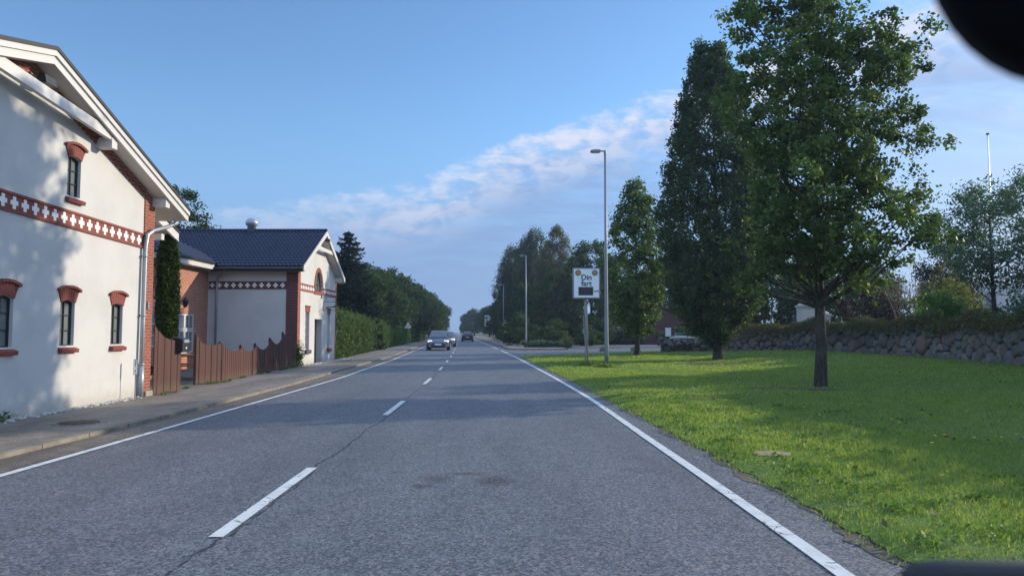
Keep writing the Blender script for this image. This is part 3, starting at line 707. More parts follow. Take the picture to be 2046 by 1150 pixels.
# --- stone wall of fitted field stones
def stone_wall(name, label, path, base_z, h, seed, cell=0.50, top=True):
    t_ = thing(name, label, 'stone wall', (path[0][0], path[0][1], 0))
    rng = random.Random(seed); m_ = MB(); core = MB()
    P = [Vector((x, y, 0)) for x, y in path]; seg = [(P[i + 1] - P[i]).length for i in range(len(P) - 1)]; tot = sum(seg)
    def at(s):
        i = 0
        while i < len(seg) - 1 and s > seg[i]: s -= seg[i]; i += 1
        d_ = (P[i + 1] - P[i]).normalized(); return P[i] + d_ * s, d_
    H0 = max(h(0), h(tot * 0.5))
    pts_ = []
    tries = int(tot * H0 / (cell * cell) * 90)
    big = rng.random
    while tries > 0:
        tries -= 1; s_ = rng.uniform(-0.1, tot + 0.1); z_ = rng.uniform(0, H0); rr = cell * (0.30 + 0.42 * rng.random() ** 1.6)
        if all((s_ - p_[0]) ** 2 * 0.8 + (z_ - p_[1]) ** 2 > ((rr + p_[2]) * 0.80) ** 2 for p_ in pts_ if abs(p_[0] - s_) < 1.2): pts_.append((s_, z_, rr))
    def clip(poly, mx, mz, nx_, nz_):
        out = []
        for i in range(len(poly)):
            p_, q_ = poly[i], poly[(i + 1) % len(poly)]; dp = (p_[0] - mx) * nx_ + (p_[1] - mz) * nz_; dq = (q_[0] - mx) * nx_ + (q_[1] - mz) * nz_
            if dp <= 0: out.append(p_)
            if dp * dq < 0: k = dp / (dp - dq); out.append((p_[0] + (q_[0] - p_[0]) * k, p_[1] + (q_[1] - p_[1]) * k))
        return out
    for (s_, z_, rr) in pts_:
        hh = h(min(tot, max(0, s_)))
        if z_ > hh: continue
        poly = [(s_ - .9, -0.12), (s_ + .9, -0.12), (s_ + .9, hh + rng.uniform(-.04, .06)), (s_ - .9, hh + rng.uniform(-.04, .06))]
        for (s2, z2, r2) in pts_:
            if (s2, z2) == (s_, z_) or abs(s2 - s_) > 1.8: continue
            dx, dz = s2 - s_, z2 - z_; L_ = math.hypot(dx, dz); k = 0.5 + (rr * rr - r2 * r2) / (2 * L_ * L_)
            poly = clip(poly, s_ + dx * k, z_ + dz * k, dx / L_, dz / L_)
            if len(poly) < 3: break
        if len(poly) < 3: continue
        cs = sum(p_[0] for p_ in poly) / len(poly); czz = sum(p_[1] for p_ in poly) / len(poly)
        # outline resampled, corners eased, edges roughened
        per = []; 
        for i in range(len(poly)):
            p_, q_ = poly[i], poly[(i + 1) % len(poly)]; L_ = math.hypot(q_[0] - p_[0], q_[1] - p_[1]); n_ = max(1, int(L_ / 0.07))
            for k in range(n_): per.append((p_[0] + (q_[0] - p_[0]) * (k + .5) / n_, p_[1] + (q_[1] - p_[1]) * (k + .5) / n_))
        n_ = len(per)
        if n_ < 4: continue
        for _ in range(2): per = [((per[i - 1][0] + 2 * per[i][0] + per[(i + 1) % n_][0]) / 4, (per[i - 1][1] + 2 * per[i][1] + per[(i + 1) % n_][1]) / 4) for i in range(n_)]
        bulge = rng.uniform(0.06, 0.16); tx, tz = rng.uniform(-.10, .10), rng.uniform(-.12, .12); m_.cur = rng.random(); b0 = len(m_.v)
        size = max(0.08, 0.5 * math.sqrt(abs(sum(per[i - 1][0] * per[i][1] - per[i][0] * per[i - 1][1] for i in range(n_))) / 2)); gap = 0.018 / size * 0.6
        for (k, dep) in ((1 - gap, -0.14), (1 - gap, 0.0), (0.90, 0.45), (0.66, 0.80), (0.34, 0.96)):
            for (u, z2) in per:
                uu = cs + (u - cs) * k; zz_ = czz + (z2 - czz) * k; c, d_ = at(min(tot, max(0, uu))); nrm = Vector((-d_.y, d_.x, 0)); z0 = base_z(c.x, c.y)
                wob = 0.020 * math.sin(uu * 23 + 3 * zz_) + 0.018 * math.sin(zz_ * 29 + uu * 9) if dep > 0.1 else 0
                dd = dep * bulge + (tx * (uu - cs) + tz * (zz_ - czz)) * (dep > 0) + wob - 0.10 * zz_ + 0.02
                q = c + nrm * dd; m_.v.append((q.x, q.y, z0 + zz_))
        for ring in range(4):
            for i in range(n_): m_.f.append((b0 + ring * n_ + i, b0 + ring * n_ + (i + 1) % n_, b0 + (ring + 1) * n_ + (i + 1) % n_, b0 + (ring + 1) * n_ + i)); m_.a.append(m_.cur)
        m_.f.append(tuple(b0 + 4 * n_ + i for i in range(n_))); m_.a.append(m_.cur)
    m_.build('stones', MAT['granite'], t_, smooth=True)
    n = int(tot / 0.5) + 1
    for i in range(n):
        c, d_ = at(tot * i / (n - 1)); nrm = Vector((-d_.y, d_.x, 0)); z0 = base_z(c.x, c.y); H_ = h(tot * i / (n - 1)) - 0.04
        a = c + nrm * -0.10; b = c - nrm * 0.55; a2 = c - nrm * 0.16
        core.v += [(a.x, a.y, z0 - 0.1), (a2.x, a2.y, z0 + H_), (b.x, b.y, z0 + H_), (b.x, b.y, z0 - 0.1)]
    for i in range(n - 1):
        for k in range(3): b = 4 * i + k; core.f.append((b, b + 4, b + 5, b + 1)); core.a.append(0.3)
    core.build('core', MAT['mosscore'], t_)
    if top:
        rs = np.random.RandomState(seed); nn = int(tot * 900); C = []; 
        for _ in range(nn):
            s = rs.uniform(0, tot); c, d_ = at(s); nrm = Vector((-d_.y, d_.x, 0)); o_ = rs.uniform(-0.55, 0.26); z0 = base_z(c.x, c.y) + h(s)
            bmp_ = 0.16 * math.sin(s * 1.3) + 0.10 * math.sin(s * 3.1 + 1)
            q = c + nrm * o_; drop = max(0, o_ - 0.05) * -1.5 * (0.6 + 0.6 * abs(math.sin(s * 0.9)))
            C.append((q.x, q.y, z0 + 0.02 + drop + rs.uniform(-0.04, 0.26 + bmp_)))
        V, F = leaf_quads(np.array(C), 0.26, 0.020, rs, 0, 0.0)
        mkobj('grass_top', V, F, MAT['drygrass'], t_, attrs={'tint': rs.uniform(0, 1, nn)})
        nn = int(tot * 160); C = np.array(C)[:nn] + rs.normal(size=(nn, 3)) * np.array([.05, .05, .05]); V, F = leaf_quads(C, 0.09, 0.07, rs)
        mkobj('creeping_plants', V, F, MAT['hedge'], t_, attrs={'tint': rs.uniform(0, 0.9, nn)})
    return t_
wp = [(x, y) for x, y in WALLP if y > 2]
stone_wall('stone_wall', 'long churchyard wall of fitted field stones with dry grass on top along the lawn', wp, lambda x, y: zl(x - 0.25, y) - 0.03, lambda s: 1.30, 7, 0.56)
stone_wall('low_stone_wall', 'short tumbled end of the stone wall beside the junction, lower than the rest', [(12.95, 46.7), (11.6, 48.2), (9.9, 49.3)], lambda x, y: 0.02, lambda s: max(0.75, 1.15 - 0.06 * s), 8, 0.5, top=False)
rng = random.Random(9); m_ = MB()
for i in range(46):
    s = rng.random(); m_.cur = rng.random(); k = rng.uniform(0.10, 0.24)
    m_.rock((12.6 - 2.9 * s + rng.uniform(-.3, .3), 46.9 + 2.4 * s + rng.uniform(-.4, .4), 0.9 * rng.random() * 0.5 + 0.55), (k, k, k * 0.7), rng, 1)
tag(m_.build('rubble_stones', MAT['granite'], None, True), 'loose rubble stones heaped on and around the low wall end', 'stones', kind='stuff')
m_ = MB(); m_.rock((11.1, 48.2, 1.08), (0.85, 0.22, 0.12), rng, 2); tag(m_.build('coping_stone', MAT['stone_lt'], None, True), 'long pale stone lying flat on top of the low wall end', 'stone')
t_ = thing('notice_board', 'small white notice board on two thin legs behind the low wall end', 'sign', (10.5, 49.9, 0))
m_ = MB(); m_.box(10.34, 10.70, 49.9, 49.94, 1.15, 1.72); m_.build('board', MAT['sign_white'], t_)
for x in (10.34, 10.72): m_ = MB(); m_.tube([(x, 49.96, 0), (x, 49.96, 1.78)], 0.02, 6); m_.build('leg', MAT['steel'], t_)

# --- white gate pillar and its neighbour seen past the oak trunk
def pillar(name, label, x, y, w_, h):
    t_ = thing(name, label, 'pillar', (x, y, T0 - 0.7))
    m_ = MB(); z = T0 - 0.7; m_.box(x - w_ / 2, x + w_ / 2, y - w_ / 2, y + w_ / 2, z, h); m_.build('shaft', MAT['soffit'], t_)
    m_ = MB(); m_.box(x - w_ / 2 + 0.1, x + w_ / 2 - 0.1, y - w_ / 2 - 0.02, y - w_ / 2 + 0.02, z + 0.5, h - 0.2); m_.build('panel', MAT['soffit'], t_)
    m_ = MB(); m_.box(x - w_ / 2 - 0.08, x + w_ / 2 + 0.08, y - w_ / 2 - 0.08, y + w_ / 2 + 0.08, h, h + 0.12)
    m_.box(x - w_ / 2 - 0.03, x + w_ / 2 + 0.03, y - w_ / 2 - 0.03, y + w_ / 2 + 0.03, h - 0.12, h - 0.002); m_.lathe((x, y, h + 0.12), [(w_ * 0.64, 0), (w_ * 0.5, 0.10), (w_ * 0.2, 0.17), (0.03, 0.19)], 8); m_.build('cap', MAT['stone_lt'], t_)
pillar('gate_pillar', 'white square gate pillar with moulded cap left of the oak trunk', 19.05, 48.0, 0.85, 3.05)
pillar('gate_pillar', 'white gate pillar mostly hidden behind the right side of the oak trunk', 20.55, 48.6, 0.5, 2.5)
t_ = thing('flagpole', 'tall thin bare flagpole with a knob at the top, far right', 'flagpole', (29.36, 45.0, T0))
m_ = MB(); m_.tube([(29.36, 45, T0), (29.36, 45, 8), (29.36, 45, 13.55)], [0.075, 0.06, 0.035], 10); m_.build('pole', MAT['sign_white'], t_, True)
m_ = MB(); m_.lathe((29.36, 45, 13.55), [(0.03, 0), (0.10, 0.04), (0.10, 0.10), (0.02, 0.14)], 10); m_.build('knob', MAT['arch'], t_)
t_ = thing('pale_house', 'pale house with a small chimney seen between the churchyard trees at far right', 'house', (38, 60, 0))
m_ = MB(); m_.box(37.0, 44, 60, 66, 0, 5.3); m_.prism([(60, 5.301), (66, 5.301), (63, 5.9)], lambda u, v, d_: (d_, u, v), 37.0, 44); m_.build('wall', MAT['plaster'], t_)
m_ = MB(); m_.box(38.5, 38.95, 59.4, 59.9, 0, 4.7); m_.build('chimney', MAT['steel'], t_)

# ------------------------------------------------------------------ street lamps
def lamp(loc, rz, label, head=True):
    t_ = thing('street_lamp', label, 'street lamp', (0, 0, 0), 'street lamps along the road')
    m_ = MB(); m_.tube([(0, 0, -0.05), (0, 0, 0.9), (0, 0, 1.0), (0, 0, 4.4), (0, 0, 8.55)], [0.085, 0.085, 0.078, 0.062, 0.045], 14); m_.build('pole', MAT['steel'], t_, True)
    m_ = MB(); m_.tube([(0, 0, 8.50), (0, 0, 8.66)], [0.052, 0.052], 12); m_.bar((0.04, 0, 8.635), (-0.24, 0, 8.635), 0.05, 0.05); m_.build('arm', MAT['steel'], t_)
    m_ = MB(); m_.prism([(-0.20, 8.58), (-0.50, 8.575), (-0.60, 8.60), (-0.58, 8.66), (-0.40, 8.695), (-0.18, 8.68)], lambda u, v, d_: (u, d_, v), -0.12, 0.12); h = bevel(m_.build('head', MAT['steel'], t_), 0.02)
    m_ = MB(); m_.box(-0.52, -0.26, -0.09, 0.09, 8.565, 8.574); m_.build('lens', MAT['sign_white'], h)
    m_ = MB(); m_.box(-0.045, 0.045, -0.090, -0.084, 0.45, 0.85); m_.build('service_hatch', MAT['steel'], t_)
    t_.location = loc; t_.rotation_euler = (0, 0, rz); return t_
L0 = lamp((3.74, 29.33, 0.03), 0, 'tall grey street lamp on the lawn, nearest and tallest of all')
for (x, y, lb) in ((1.27, 67.1, 'second nearest street lamp, standing by the white flowered bed'), (-1.25, 108, 'third street lamp, behind the warning triangle'), (-10.3, 237, 'distant small street lamp left of the advertising board'), (-17.2, 330, 'farthest street lamp in front of the dark row of trees')):
    copy_tree(L0, (x, y, 0.1), 0.0, (1, 1, 0.96), lb)

# ------------------------------------------------------------------ speed display sign
def text(name, body_, size, loc, mat, parent, rot=(PI / 2, 0, 0), bold=0.0, ax='CENTER'):
    cu_ = bpy.data.curves.new(name, 'FONT'); cu_.body = body_; cu_.size = size; cu_.align_x = ax; cu_.align_y = 'CENTER'; cu_.extrude = 0.002; cu_.offset = bold
    ob = bpy.data.objects.new(name, cu_); COL.objects.link(ob)
    dg = bpy.context.evaluated_depsgraph_get(); dg.update(); me = bpy.data.meshes.new_from_object(ob.evaluated_get(dg)); bpy.data.objects.remove(ob)
    o = bpy.data.objects.new(name, me); COL.objects.link(o); me.materials.clear(); me.materials.append(mat); o.parent = parent
    o.location = Vector(loc) - origin(parent); o.rotation_euler = rot; return o
sx, sy = 3.03, 30.2
t_ = thing('speed_display_sign', 'white speed display box lettered Din fart on a weathered pole', 'road sign', (sx, sy, 0.03))
m_ = MB(); m_.tube([(sx - 0.01, sy, -0.1), (sx + 0.02, sy + 0.02, 1.4), (sx - 0.03, sy + 0.03, 3.0)], [0.075, 0.068, 0.062], 10); m_.build('pole', MAT['wood_pole'], t_, True)
m_ = MB(); m_.tube([(sx - 0.02, sy - 0.1, 0.25), (sx - 0.13, sy - 0.09, 2.1)], [0.02, 0.02], 6); m_.box(sx - .16, sy and sx - .08, sy - .11, sy - .06, 1.35, 1.55); m_.build('conduit', MAT['steel'], t_)
x0, x1, z0, z1 = sx - 0.555, sx + 0.555, 2.77, 4.03
m_ = MB(); m_.box(x0, x1, sy - 0.16, sy + 0.02, z0, z1); box_ = bevel(m_.build('box', MAT['steel'], t_), 0.03)
m_ = MB(); m_.box(x0 + 0.05, x1 - 0.05, sy - 0.172, sy - 0.158, z0 + 0.05, z1 - 0.05); m_.build('face', MAT['sign_white'], t_)
for dx, mt in ((-0.34, 'amber'), (0.34, 'ochre')):
    m_ = MB(); m_.tube([(sx + dx, sy - 0.165, 3.83), (sx + dx, sy - 0.20, 3.83)], [0.115, 0.115], 20); ln = m_.build('lamp_housing', MAT['iron'], t_)
    m_ = MB(); m_.tube([(sx + dx, sy - 0.19, 3.83), (sx + dx, sy - 0.21, 3.83)], [0.10, 0.085], 20); m_.build('lens', MAT[mt], ln)
text('lettering', 'Din', 0.30, (sx + 0.0, sy - 0.175, 3.63), MAT['ink'], t_, bold=0.007)
text('lettering', 'fart', 0.30, (sx + 0.0, sy - 0.175, 3.385), MAT['ink'], t_, bold=0.007)
text('lettering', 'km/t', 0.105, (sx + 0.30, sy - 0.175, 3.08), MAT['ink'], t_, bold=0.004, ax='LEFT')
m_ = MB(); m_.box(sx - 0.33, sx + 0.27, sy - 0.180, sy - 0.170, 2.91, 3.25); m_.build('display', MAT['display'], t_)

# ------------------------------------------------------------------ warning signs
def warn(x, y, zt, wd, label, striped=False):
    t_ = thing('warning_sign', label, 'road sign', (x, y, 0))
    h = wd * 0.87; z0 = zt - h
    m_ = MB(); m_.tube([(x, y + 0.03, 0), (x, y + 0.03, zt - 0.02)], 0.03, 8); m_.build('post', MAT['steel'], t_)
    fn = lambda u, v, d_: (x + u, y + d_, z0 + v)
    m_ = MB(); m_.prism([(-wd / 2, 0), (wd / 2, 0), (0, h)], fn, -0.01, 0.0); pl = m_.build('plate', MAT['signred'], t_)
    m_ = MB(); m_.prism([(-wd * .36, h * .09), (wd * .36, h * .09), (0, h * 0.80)], fn, -0.014, -0.011); m_.build('white_field', MAT['sign_white'], pl)
    m_ = MB()
    for u in (-0.07, 0.07): m_.prism([(u * wd - .035 * wd, h * .15), (u * wd + .035 * wd, h * .15), (u * wd + .03 * wd, h * .48), (u * wd - .03 * wd, h * .48)], fn, -0.018, -0.0145)
    m_.build('symbol', MAT['ink'], pl)
    m_ = MB(); m_.box(x - wd * .55, x + wd * .55, y - 0.01, y, z0 - wd * .42, z0 - wd * .06); s_ = m_.build('sub_plate', MAT['sign_white'], t_)
    m_ = MB()
    for k in range(6): m_.box(x - wd * .42 + k * wd * .145, x - wd * .33 + k * wd * .145, y - 0.014, y - 0.011, z0 - wd * .31, z0 - wd * .17)
    m_.build('lettering', MAT['ink'], s_)
    if striped:
        for k in range(4):
            m_ = MB(); m_.box(x - 0.075, x + 0.075, y - 0.05, y + 0.02, 0.35 + k * 0.55, 0.60 + k * 0.55); m_.build('reflector', MAT['sign_white'], t_)
        m_ = MB(); m_.box(x - 0.07, x + 0.07, y - 0.04, y + 0.015, 0.1, 2.25); m_.build('marker_backing', MAT['black'], t_)
warn(-0.95, 100, 3.15, 0.72, 'red bordered warning triangle with sub plate and reflector post on the right side', True)
warn(-11.3, 80.5, 2.62, 0.56, 'red bordered warning triangle rising above the clipped hedge on the left')
t_ = thing('give_way_sign', 'small distant give way sign on its post beside the far left kerb', 'road sign', (-16.2, 190, 0))
m_ = MB(); m_.tube([(-16.2, 190, 0), (-16.2, 190, 2.6)], 0.05, 6); m_.build('post', MAT['steel'], t_)
m_ = MB(); m_.prism([(-0.5, 2.6), (0.5, 2.6), (0, 1.75)], lambda u, v, d_: (-16.2 + u, 190 + d_, v), -0.1, -0.05); m_.build('plate', MAT['sign_white'], t_)
# advertising board on its post with a post box and a white bollard
bx, by = -4.2, 130
t_ = thing('advertising_board', 'white advertising board with red lettering on a post by the far bushes', 'sign board', (bx, by, 0))
m_ = MB(); m_.box(bx - 0.6, bx + 0.85, by - 0.05, by + 0.05, 2.35, 4.4); m_.build('board', MAT['sign_white'], t_)
m_ = MB(); m_.box(bx - 0.45, bx + 0.2, by - 0.07, by - 0.055, 3.3, 3.48); m_.box(bx - 0.45, bx + 0.35, by - 0.07, by - 0.055, 3.02, 3.14); m_.build('red_lettering', MAT['signred'], t_)
m_ = MB(); m_.box(bx - 0.45, bx + 0.6, by - 0.07, by - 0.055, 2.62, 2.70); m_.build('blue_lettering', MAT['signblue'], t_)
m_ = MB(); m_.tube([(bx + 0.75, by + 0.08, 0), (bx + 0.75, by + 0.08, 2.9)], 0.09, 8); m_.build('post', MAT['steel'], t_)
t_ = thing('bollard', 'short white bollard beside the post of the advertising board', 'bollard', (-2.95, 124, 0.1))
m_ = MB(); m_.lathe((-2.95, 124, 0.1), [(0.13, 0), (0.12, 0.7), (0.10, 0.82), (0.03, 0.86)], 12); m_.build('shaft', MAT['sign_white'], t_, True)
m_ = MB(); m_.lathe((-2.95, 124, 0.1), [(0.16, 0), (0.16, 0.06)], 12); m_.build('foot', MAT['black'], t_)
t_ = thing('round_sign', 'two small round plates on a thin mast right of the advertising board', 'road sign', (-2.9, 126, 0))
m_ = MB(); m_.tube([(-2.9, 126, 0), (-2.9, 126, 3.3)], 0.04, 6); m_.build('mast', MAT['steel'], t_)
for z in (3.15, 2.65): m_ = MB(); m_.tube([(-2.9, 125.94, z), (-2.9, 125.90, z)], 0.19, 14); m_.build('plate', MAT['sign_white'], t_)

# ------------------------------------------------------------------ buildings on the left
def wall_holes(m_, outer, holes, fn, depth):
    """flat wall with openings; reveals go back to -depth"""
    pl = [[Vector((u, v, 0)) for u, v in outer]] + [[Vector((u, v, 0)) for u, v in h] for h in holes]
    flat = [p for l in pl for p in l]; tris = tessellate_polygon(pl)
    m_._add([fn(p.x, p.y, 0) for p in flat], [tuple(t_) for t_ in tris])
    for h in holes:
        n = len(h); b = len(m_.v); dp = depth if not isinstance(depth, dict) else depth.get(id(h), 0.12)
        m_._add([fn(u, v, 0) for u, v in h] + [fn(u, v, -dp) for u, v in h], [(i, (i + 1) % n, (i + 1) % n + n, i + n) for i in range(n)])
def arch_hole(y0, y1, z0, z1, rise, n=8):
    w_ = (y1 - y0) / 2; r = (w_ * w_ + rise * rise) / (2 * rise); a = math.asin(min(1, w_ / r)); c = (y0 + y1) / 2; zc = z1 + rise - r
    return [(y0, z0), (y1, z0)] + [(c + r * math.sin(a - 2 * a * i / n), zc + r * math.cos(a - 2 * a * i / n)) for i in range(n + 1)], (c, zc, r, a)
def house_window(parent, hole, fn, d_, nx, nz, mat, gl, fw=0.035, bw=0.02, name='window'):
    us = [p[0] for p in hole]; vs = [p[1] for p in hole]; u0, u1, v0, v1 = min(us), max(us), min(vs), max(vs)
    m_ = MB(); cu_, cv = (u0 + u1) / 2, (v0 + v1) / 2
    inner = [(cu_ + (u - cu_) * (1 - 2 * fw / (u1 - u0)), cv + (v - cv) * (1 - 2 * fw / (v1 - v0))) for u, v in hole]; n = len(hole)
    for dd in (-d_ + 0.03,):
        b = len(m_.v); m_._add([fn(u, v, dd) for u, v in hole] + [fn(u, v, dd) for u, v in inner] + [fn(u, v, dd - 0.04) for u, v in inner],
               [(i, (i + 1) % n, (i + 1) % n + n, i + n) for i in range(n)] + [(i + n, (i + 1) % n + n, (i + 1) % n + 2 * n, i + 2 * n) for i in range(n)])
    for k in range(1, nx):
        u = u0 + (u1 - u0) * k / nx; m_.prism([(u - bw / 2, v0 + 0.01), (u + bw / 2, v0 + 0.01), (u + bw / 2, v1 - 0.015), (u - bw / 2, v1 - 0.015)], fn, -d_ + 0.002, -d_ + 0.024)
    for k in range(1, nz):
        v = v0 + (v1 - v0) * k / nz; m_.prism([(u0 + 0.01, v - bw / 2), (u1 - 0.01, v - bw / 2), (u1 - 0.01, v + bw / 2), (u0 + 0.01, v + bw / 2)], fn, -d_ + 0.004, -d_ + 0.021)
    f_ = m_.build(name, mat, parent)
    m_ = MB(); m_.prism([(u0, v0), (u1, v0), (u1, v1), (u0, v1)], fn, -d_ - 0.02, -d_ - 0.005); m_.build('pane', gl, f_)
    return f_
def brick_arch(parent, ar, fn, hh, mat, proud=0.02, cap=True, nb=8):
    c, zc, r, a = ar; m_ = MB()
    def seg(a0, a1, r0, r1, d0, d1, mm): mm.prism([(c + r0 * math.sin(a0), zc + r0 * math.cos(a0)), (c + r0 * math.sin(a1), zc + r0 * math.cos(a1)), (c + r1 * math.sin(a1), zc + r1 * math.cos(a1)), (c + r1 * math.sin(a0), zc + r1 * math.cos(a0))], fn, d0, d1)
    for k in range(nb):
        a0 = -a + 2 * a * k / nb; a1 = -a + 2 * a * (k + 1) / nb; g_ = 0.05 * (a1 - a0)
        m_.cur = (k * 0.37) % 1; seg(a0 + g_, a1 - g_, r, r + hh, -0.05, proud, m_)
        seg(a0, a1, r + 0.005, r + hh - 0.005, -0.05, proud - 0.008, m_)
    if cap:
        for k in range(nb):
            a0 = -a * 1.05 + 2 * a * 1.05 * k / nb; a1 = -a * 1.05 + 2 * a * 1.05 * (k + 1) / nb; seg(a0 + 0.006, a1 - 0.006, r + hh + 0.003, r + hh + 0.05, -0.03, proud + 0.045, m_)
    return m_.build('brick_arch', mat, parent)
def frieze(parent, u0, u1, zf, h, fn, cell, brickmat, u_start=None):
    """patterned band: brick courses with a row of white crosses"""
    m_ = MB(); n = 14
    for i in range(n):
        a = u0 + (u1 - u0) * i / n; b = u0 + (u1 - u0) * (i + 1) / n
        m_.prism([(a, zf(a)), (b, zf(b)), (b, zf(b) + h), (a, zf(a) + h)], fn, -0.02, 0.012)
        m_.prism([(a, zf(a) - 0.02), (b, zf(b) - 0.02), (b, zf(b) + 0.022), (a, zf(a) + 0.022)], fn, -0.02, 0.032)
        m_.prism([(a, zf(a) + h - 0.022), (b, zf(b) + h - 0.022), (b, zf(b) + h + 0.02), (a, zf(a) + h + 0.02)], fn, -0.02, 0.032)
    fr = m_.build('frieze', brickmat, parent)
    m_ = MB(); u = (u_start if u_start is not None else u0 + cell * 0.5)
    while u < u1 - 0.05:
        z = zf(u) + h / 2; a, b = cell * 0.14, cell * 0.34
        for (w_, lo, hi) in ((a, -0.42, 0.42), (b, -0.15, 0.15)):
            m_.prism([(u - w_, z + lo * h * 0.86), (u + w_, z + lo * h * 0.86), (u + w_, z + hi * h * 0.86), (u - w_, z + hi * h * 0.86)], fn, -0.01, 0.016 if w_ == a else 0.0165)
        u += cell
    m_.build('cross_pattern', MAT['crosswhite'], fr)
    return fr

# --- building 1: large white gabled house close on the left
WX = -7.86
h1 = thing('white_gable_house', 'large white plastered house with brick trimmed gable close on the left', 'house', (WX, 11.4, 0))
F1 = lambda u, v, d_: (WX + d_, u, v)
RG = 11.875
def rz1(y): return 6.035 - 0.262 * (RG - y) if y < RG else 6.035 - 0.357 * (y - RG)
holes = []; wins = []
for c in (9.75, 11.44, 13.08, 14.72): hp, ar = arch_hole(c - 0.212, c + 0.212, 1.17, 1.93, 0.045); holes.append(hp); wins.append((hp, ar, c, False))
hp, ar = arch_hole(12.93, 13.33, 3.83, 4.50, 0.045); holes.append(hp); wins.append((hp, ar, 13.13, True))
hp, ar = arch_hole(9.6, 10.1, 3.83, 4.50, 0.05); holes.append(hp); wins.append((hp, ar, 9.85, True))
m_ = MB(); outer = [(6.6, -0.05), (16.08, -0.05), (16.08, rz1(16.08) - 0.24), (RG, 5.79), (6.6, rz1(6.6) - 0.24)]
wall_holes(m_, outer, holes, F1, 0.085)
# side and rear faces
m_._add([(WX, 16.08, -0.05), (-21, 16.08, -0.05), (-21, 16.08, rz1(16.08) - 0.24), (WX, 16.08, rz1(16.08) - 0.24), (WX, 6.6, -0.05), (-21, 6.6, -0.05), (-21, 6.6, rz1(6.6) - .24), (WX, 6.6, rz1(6.6) - .24)], [(0, 1, 2, 3), (4, 7, 6, 5), (1, 5, 6, 2)])
m_.build('wall', MAT['plaster'], h1)
for hp, ar, c, up_ in wins:
    house_window(h1, hp, F1, 0.085, 2, 3, MAT['frame'], MAT['glass'], 0.022, 0.014)
    brick_arch(h1, ar, F1, 0.21, MAT['arch'])
    m_ = MB(); z0 = hp[0][1]
    m_.prism([(-0.115, z0 + 0.012), (-0.115, z0 - 0.12), (0.075, z0 - 0.125), (0.085, z0 - 0.06)], lambda u, v, d_: (WX + u, d_, v), c - 0.245, c + 0.265); bevel(m_.build('sill', MAT['sill'], h1), 0.008)
frieze(h1, 6.62, 15.66, lambda y: 3.585 - 0.0235 * (y - 11.2) - 0.275, 0.275, F1, 0.2605, MAT['arch'], u_start=11.56 - 18 * 0.2605)
m_ = MB(); m_.prism([(15.68, -0.02), (16.11, -0.02), (16.11, rz1(16.11) - 0.26), (15.68, rz1(15.68) - 0.26)], F1, -0.3, 0.022); m_.build('corner_pier', MAT['brick_y'], h1)
m_ = MB()
for a, b in ((6.6, RG), (RG, 15.68)):
    for (lo, hi, pr) in ((0.385, 0.245, 0.03), (0.33, 0.245, 0.055)): m_.prism([(a, rz1(a) - lo), (b, rz1(b) - lo), (b, rz1(b) - hi), (a, rz1(a) - hi)], F1, 0.001, pr)
    k = a
    while k < b - 0.07:
        m_.prism([(k, rz1(k) - 0.42), (k + 0.06, rz1(k + 0.06) - 0.42), (k + 0.06, rz1(k + 0.06) - 0.36), (k, rz1(k) - 0.36)], F1, 0.001, 0.035); k += 0.13
m_.build('rake_cornice', MAT['brick_y'], h1)
def roofband(m_, pts_, top, bot, x0, x1):
    m_.prism([(y, z - bot) for y, z in pts_] + [(y, z - top) for y, z in reversed(pts_)], lambda u, v, d_: (d_, u, v), x0, x1)
rp = [(6.3, rz1(6.3)), (RG, 6.035), (17.0, rz1(17.0))]
m_ = MB(); roofband(m_, rp, -0.045, 0.02, -22, -7.44); roof1 = m_.build('roof', MAT['tile_edge'], h1)
m_ = MB(); roofband(m_, rp, 0.022, 0.235, -21.9, -7.535); m_.build('soffit', MAT['soffit'], h1)
m_ = MB(); roofband(m_, rp, 0.022, 0.115, -7.534, -7.46); roofband(m_, rp, 0.116, 0.25, -7.534, -7.495); m_.build('barge_board', MAT['white'], h1)
m_ = MB(); m_.prism([(8.6, 5.50), (13.95, 5.01), (13.95, 5.19), (8.6, 5.70)], lambda u, v, d_: (d_, u, v), -7.64, -7.56); m_.build('collar_beam', MAT['white'], h1)
for (y, z) in ((13.77, 4.88), (15.99, 4.13), (9.7, 5.05)):
    m_ = MB(); m_.box(WX, -7.55, y, y + 0.19, z, z + 0.19); m_.build('purlin_end', MAT['white'], h1)
m_ = MB(); m_.bar((WX, 11.75, 5.40), (-7.70, 11.85, 5.52), 0.03, 0.03); fl = m_.build('floodlight_bracket', MAT['iron'], h1)
m_ = MB(); m_.prism([(0, 0), (0.24, -0.03), (0.20, 0.13), (0.05, 0.15)], lambda u, v, d_: (-7.72 + u * 0.8, d_, 5.46 + v), 11.75, 12.05); bevel(m_.build('floodlight', MAT['iron'], h1), 0.015)
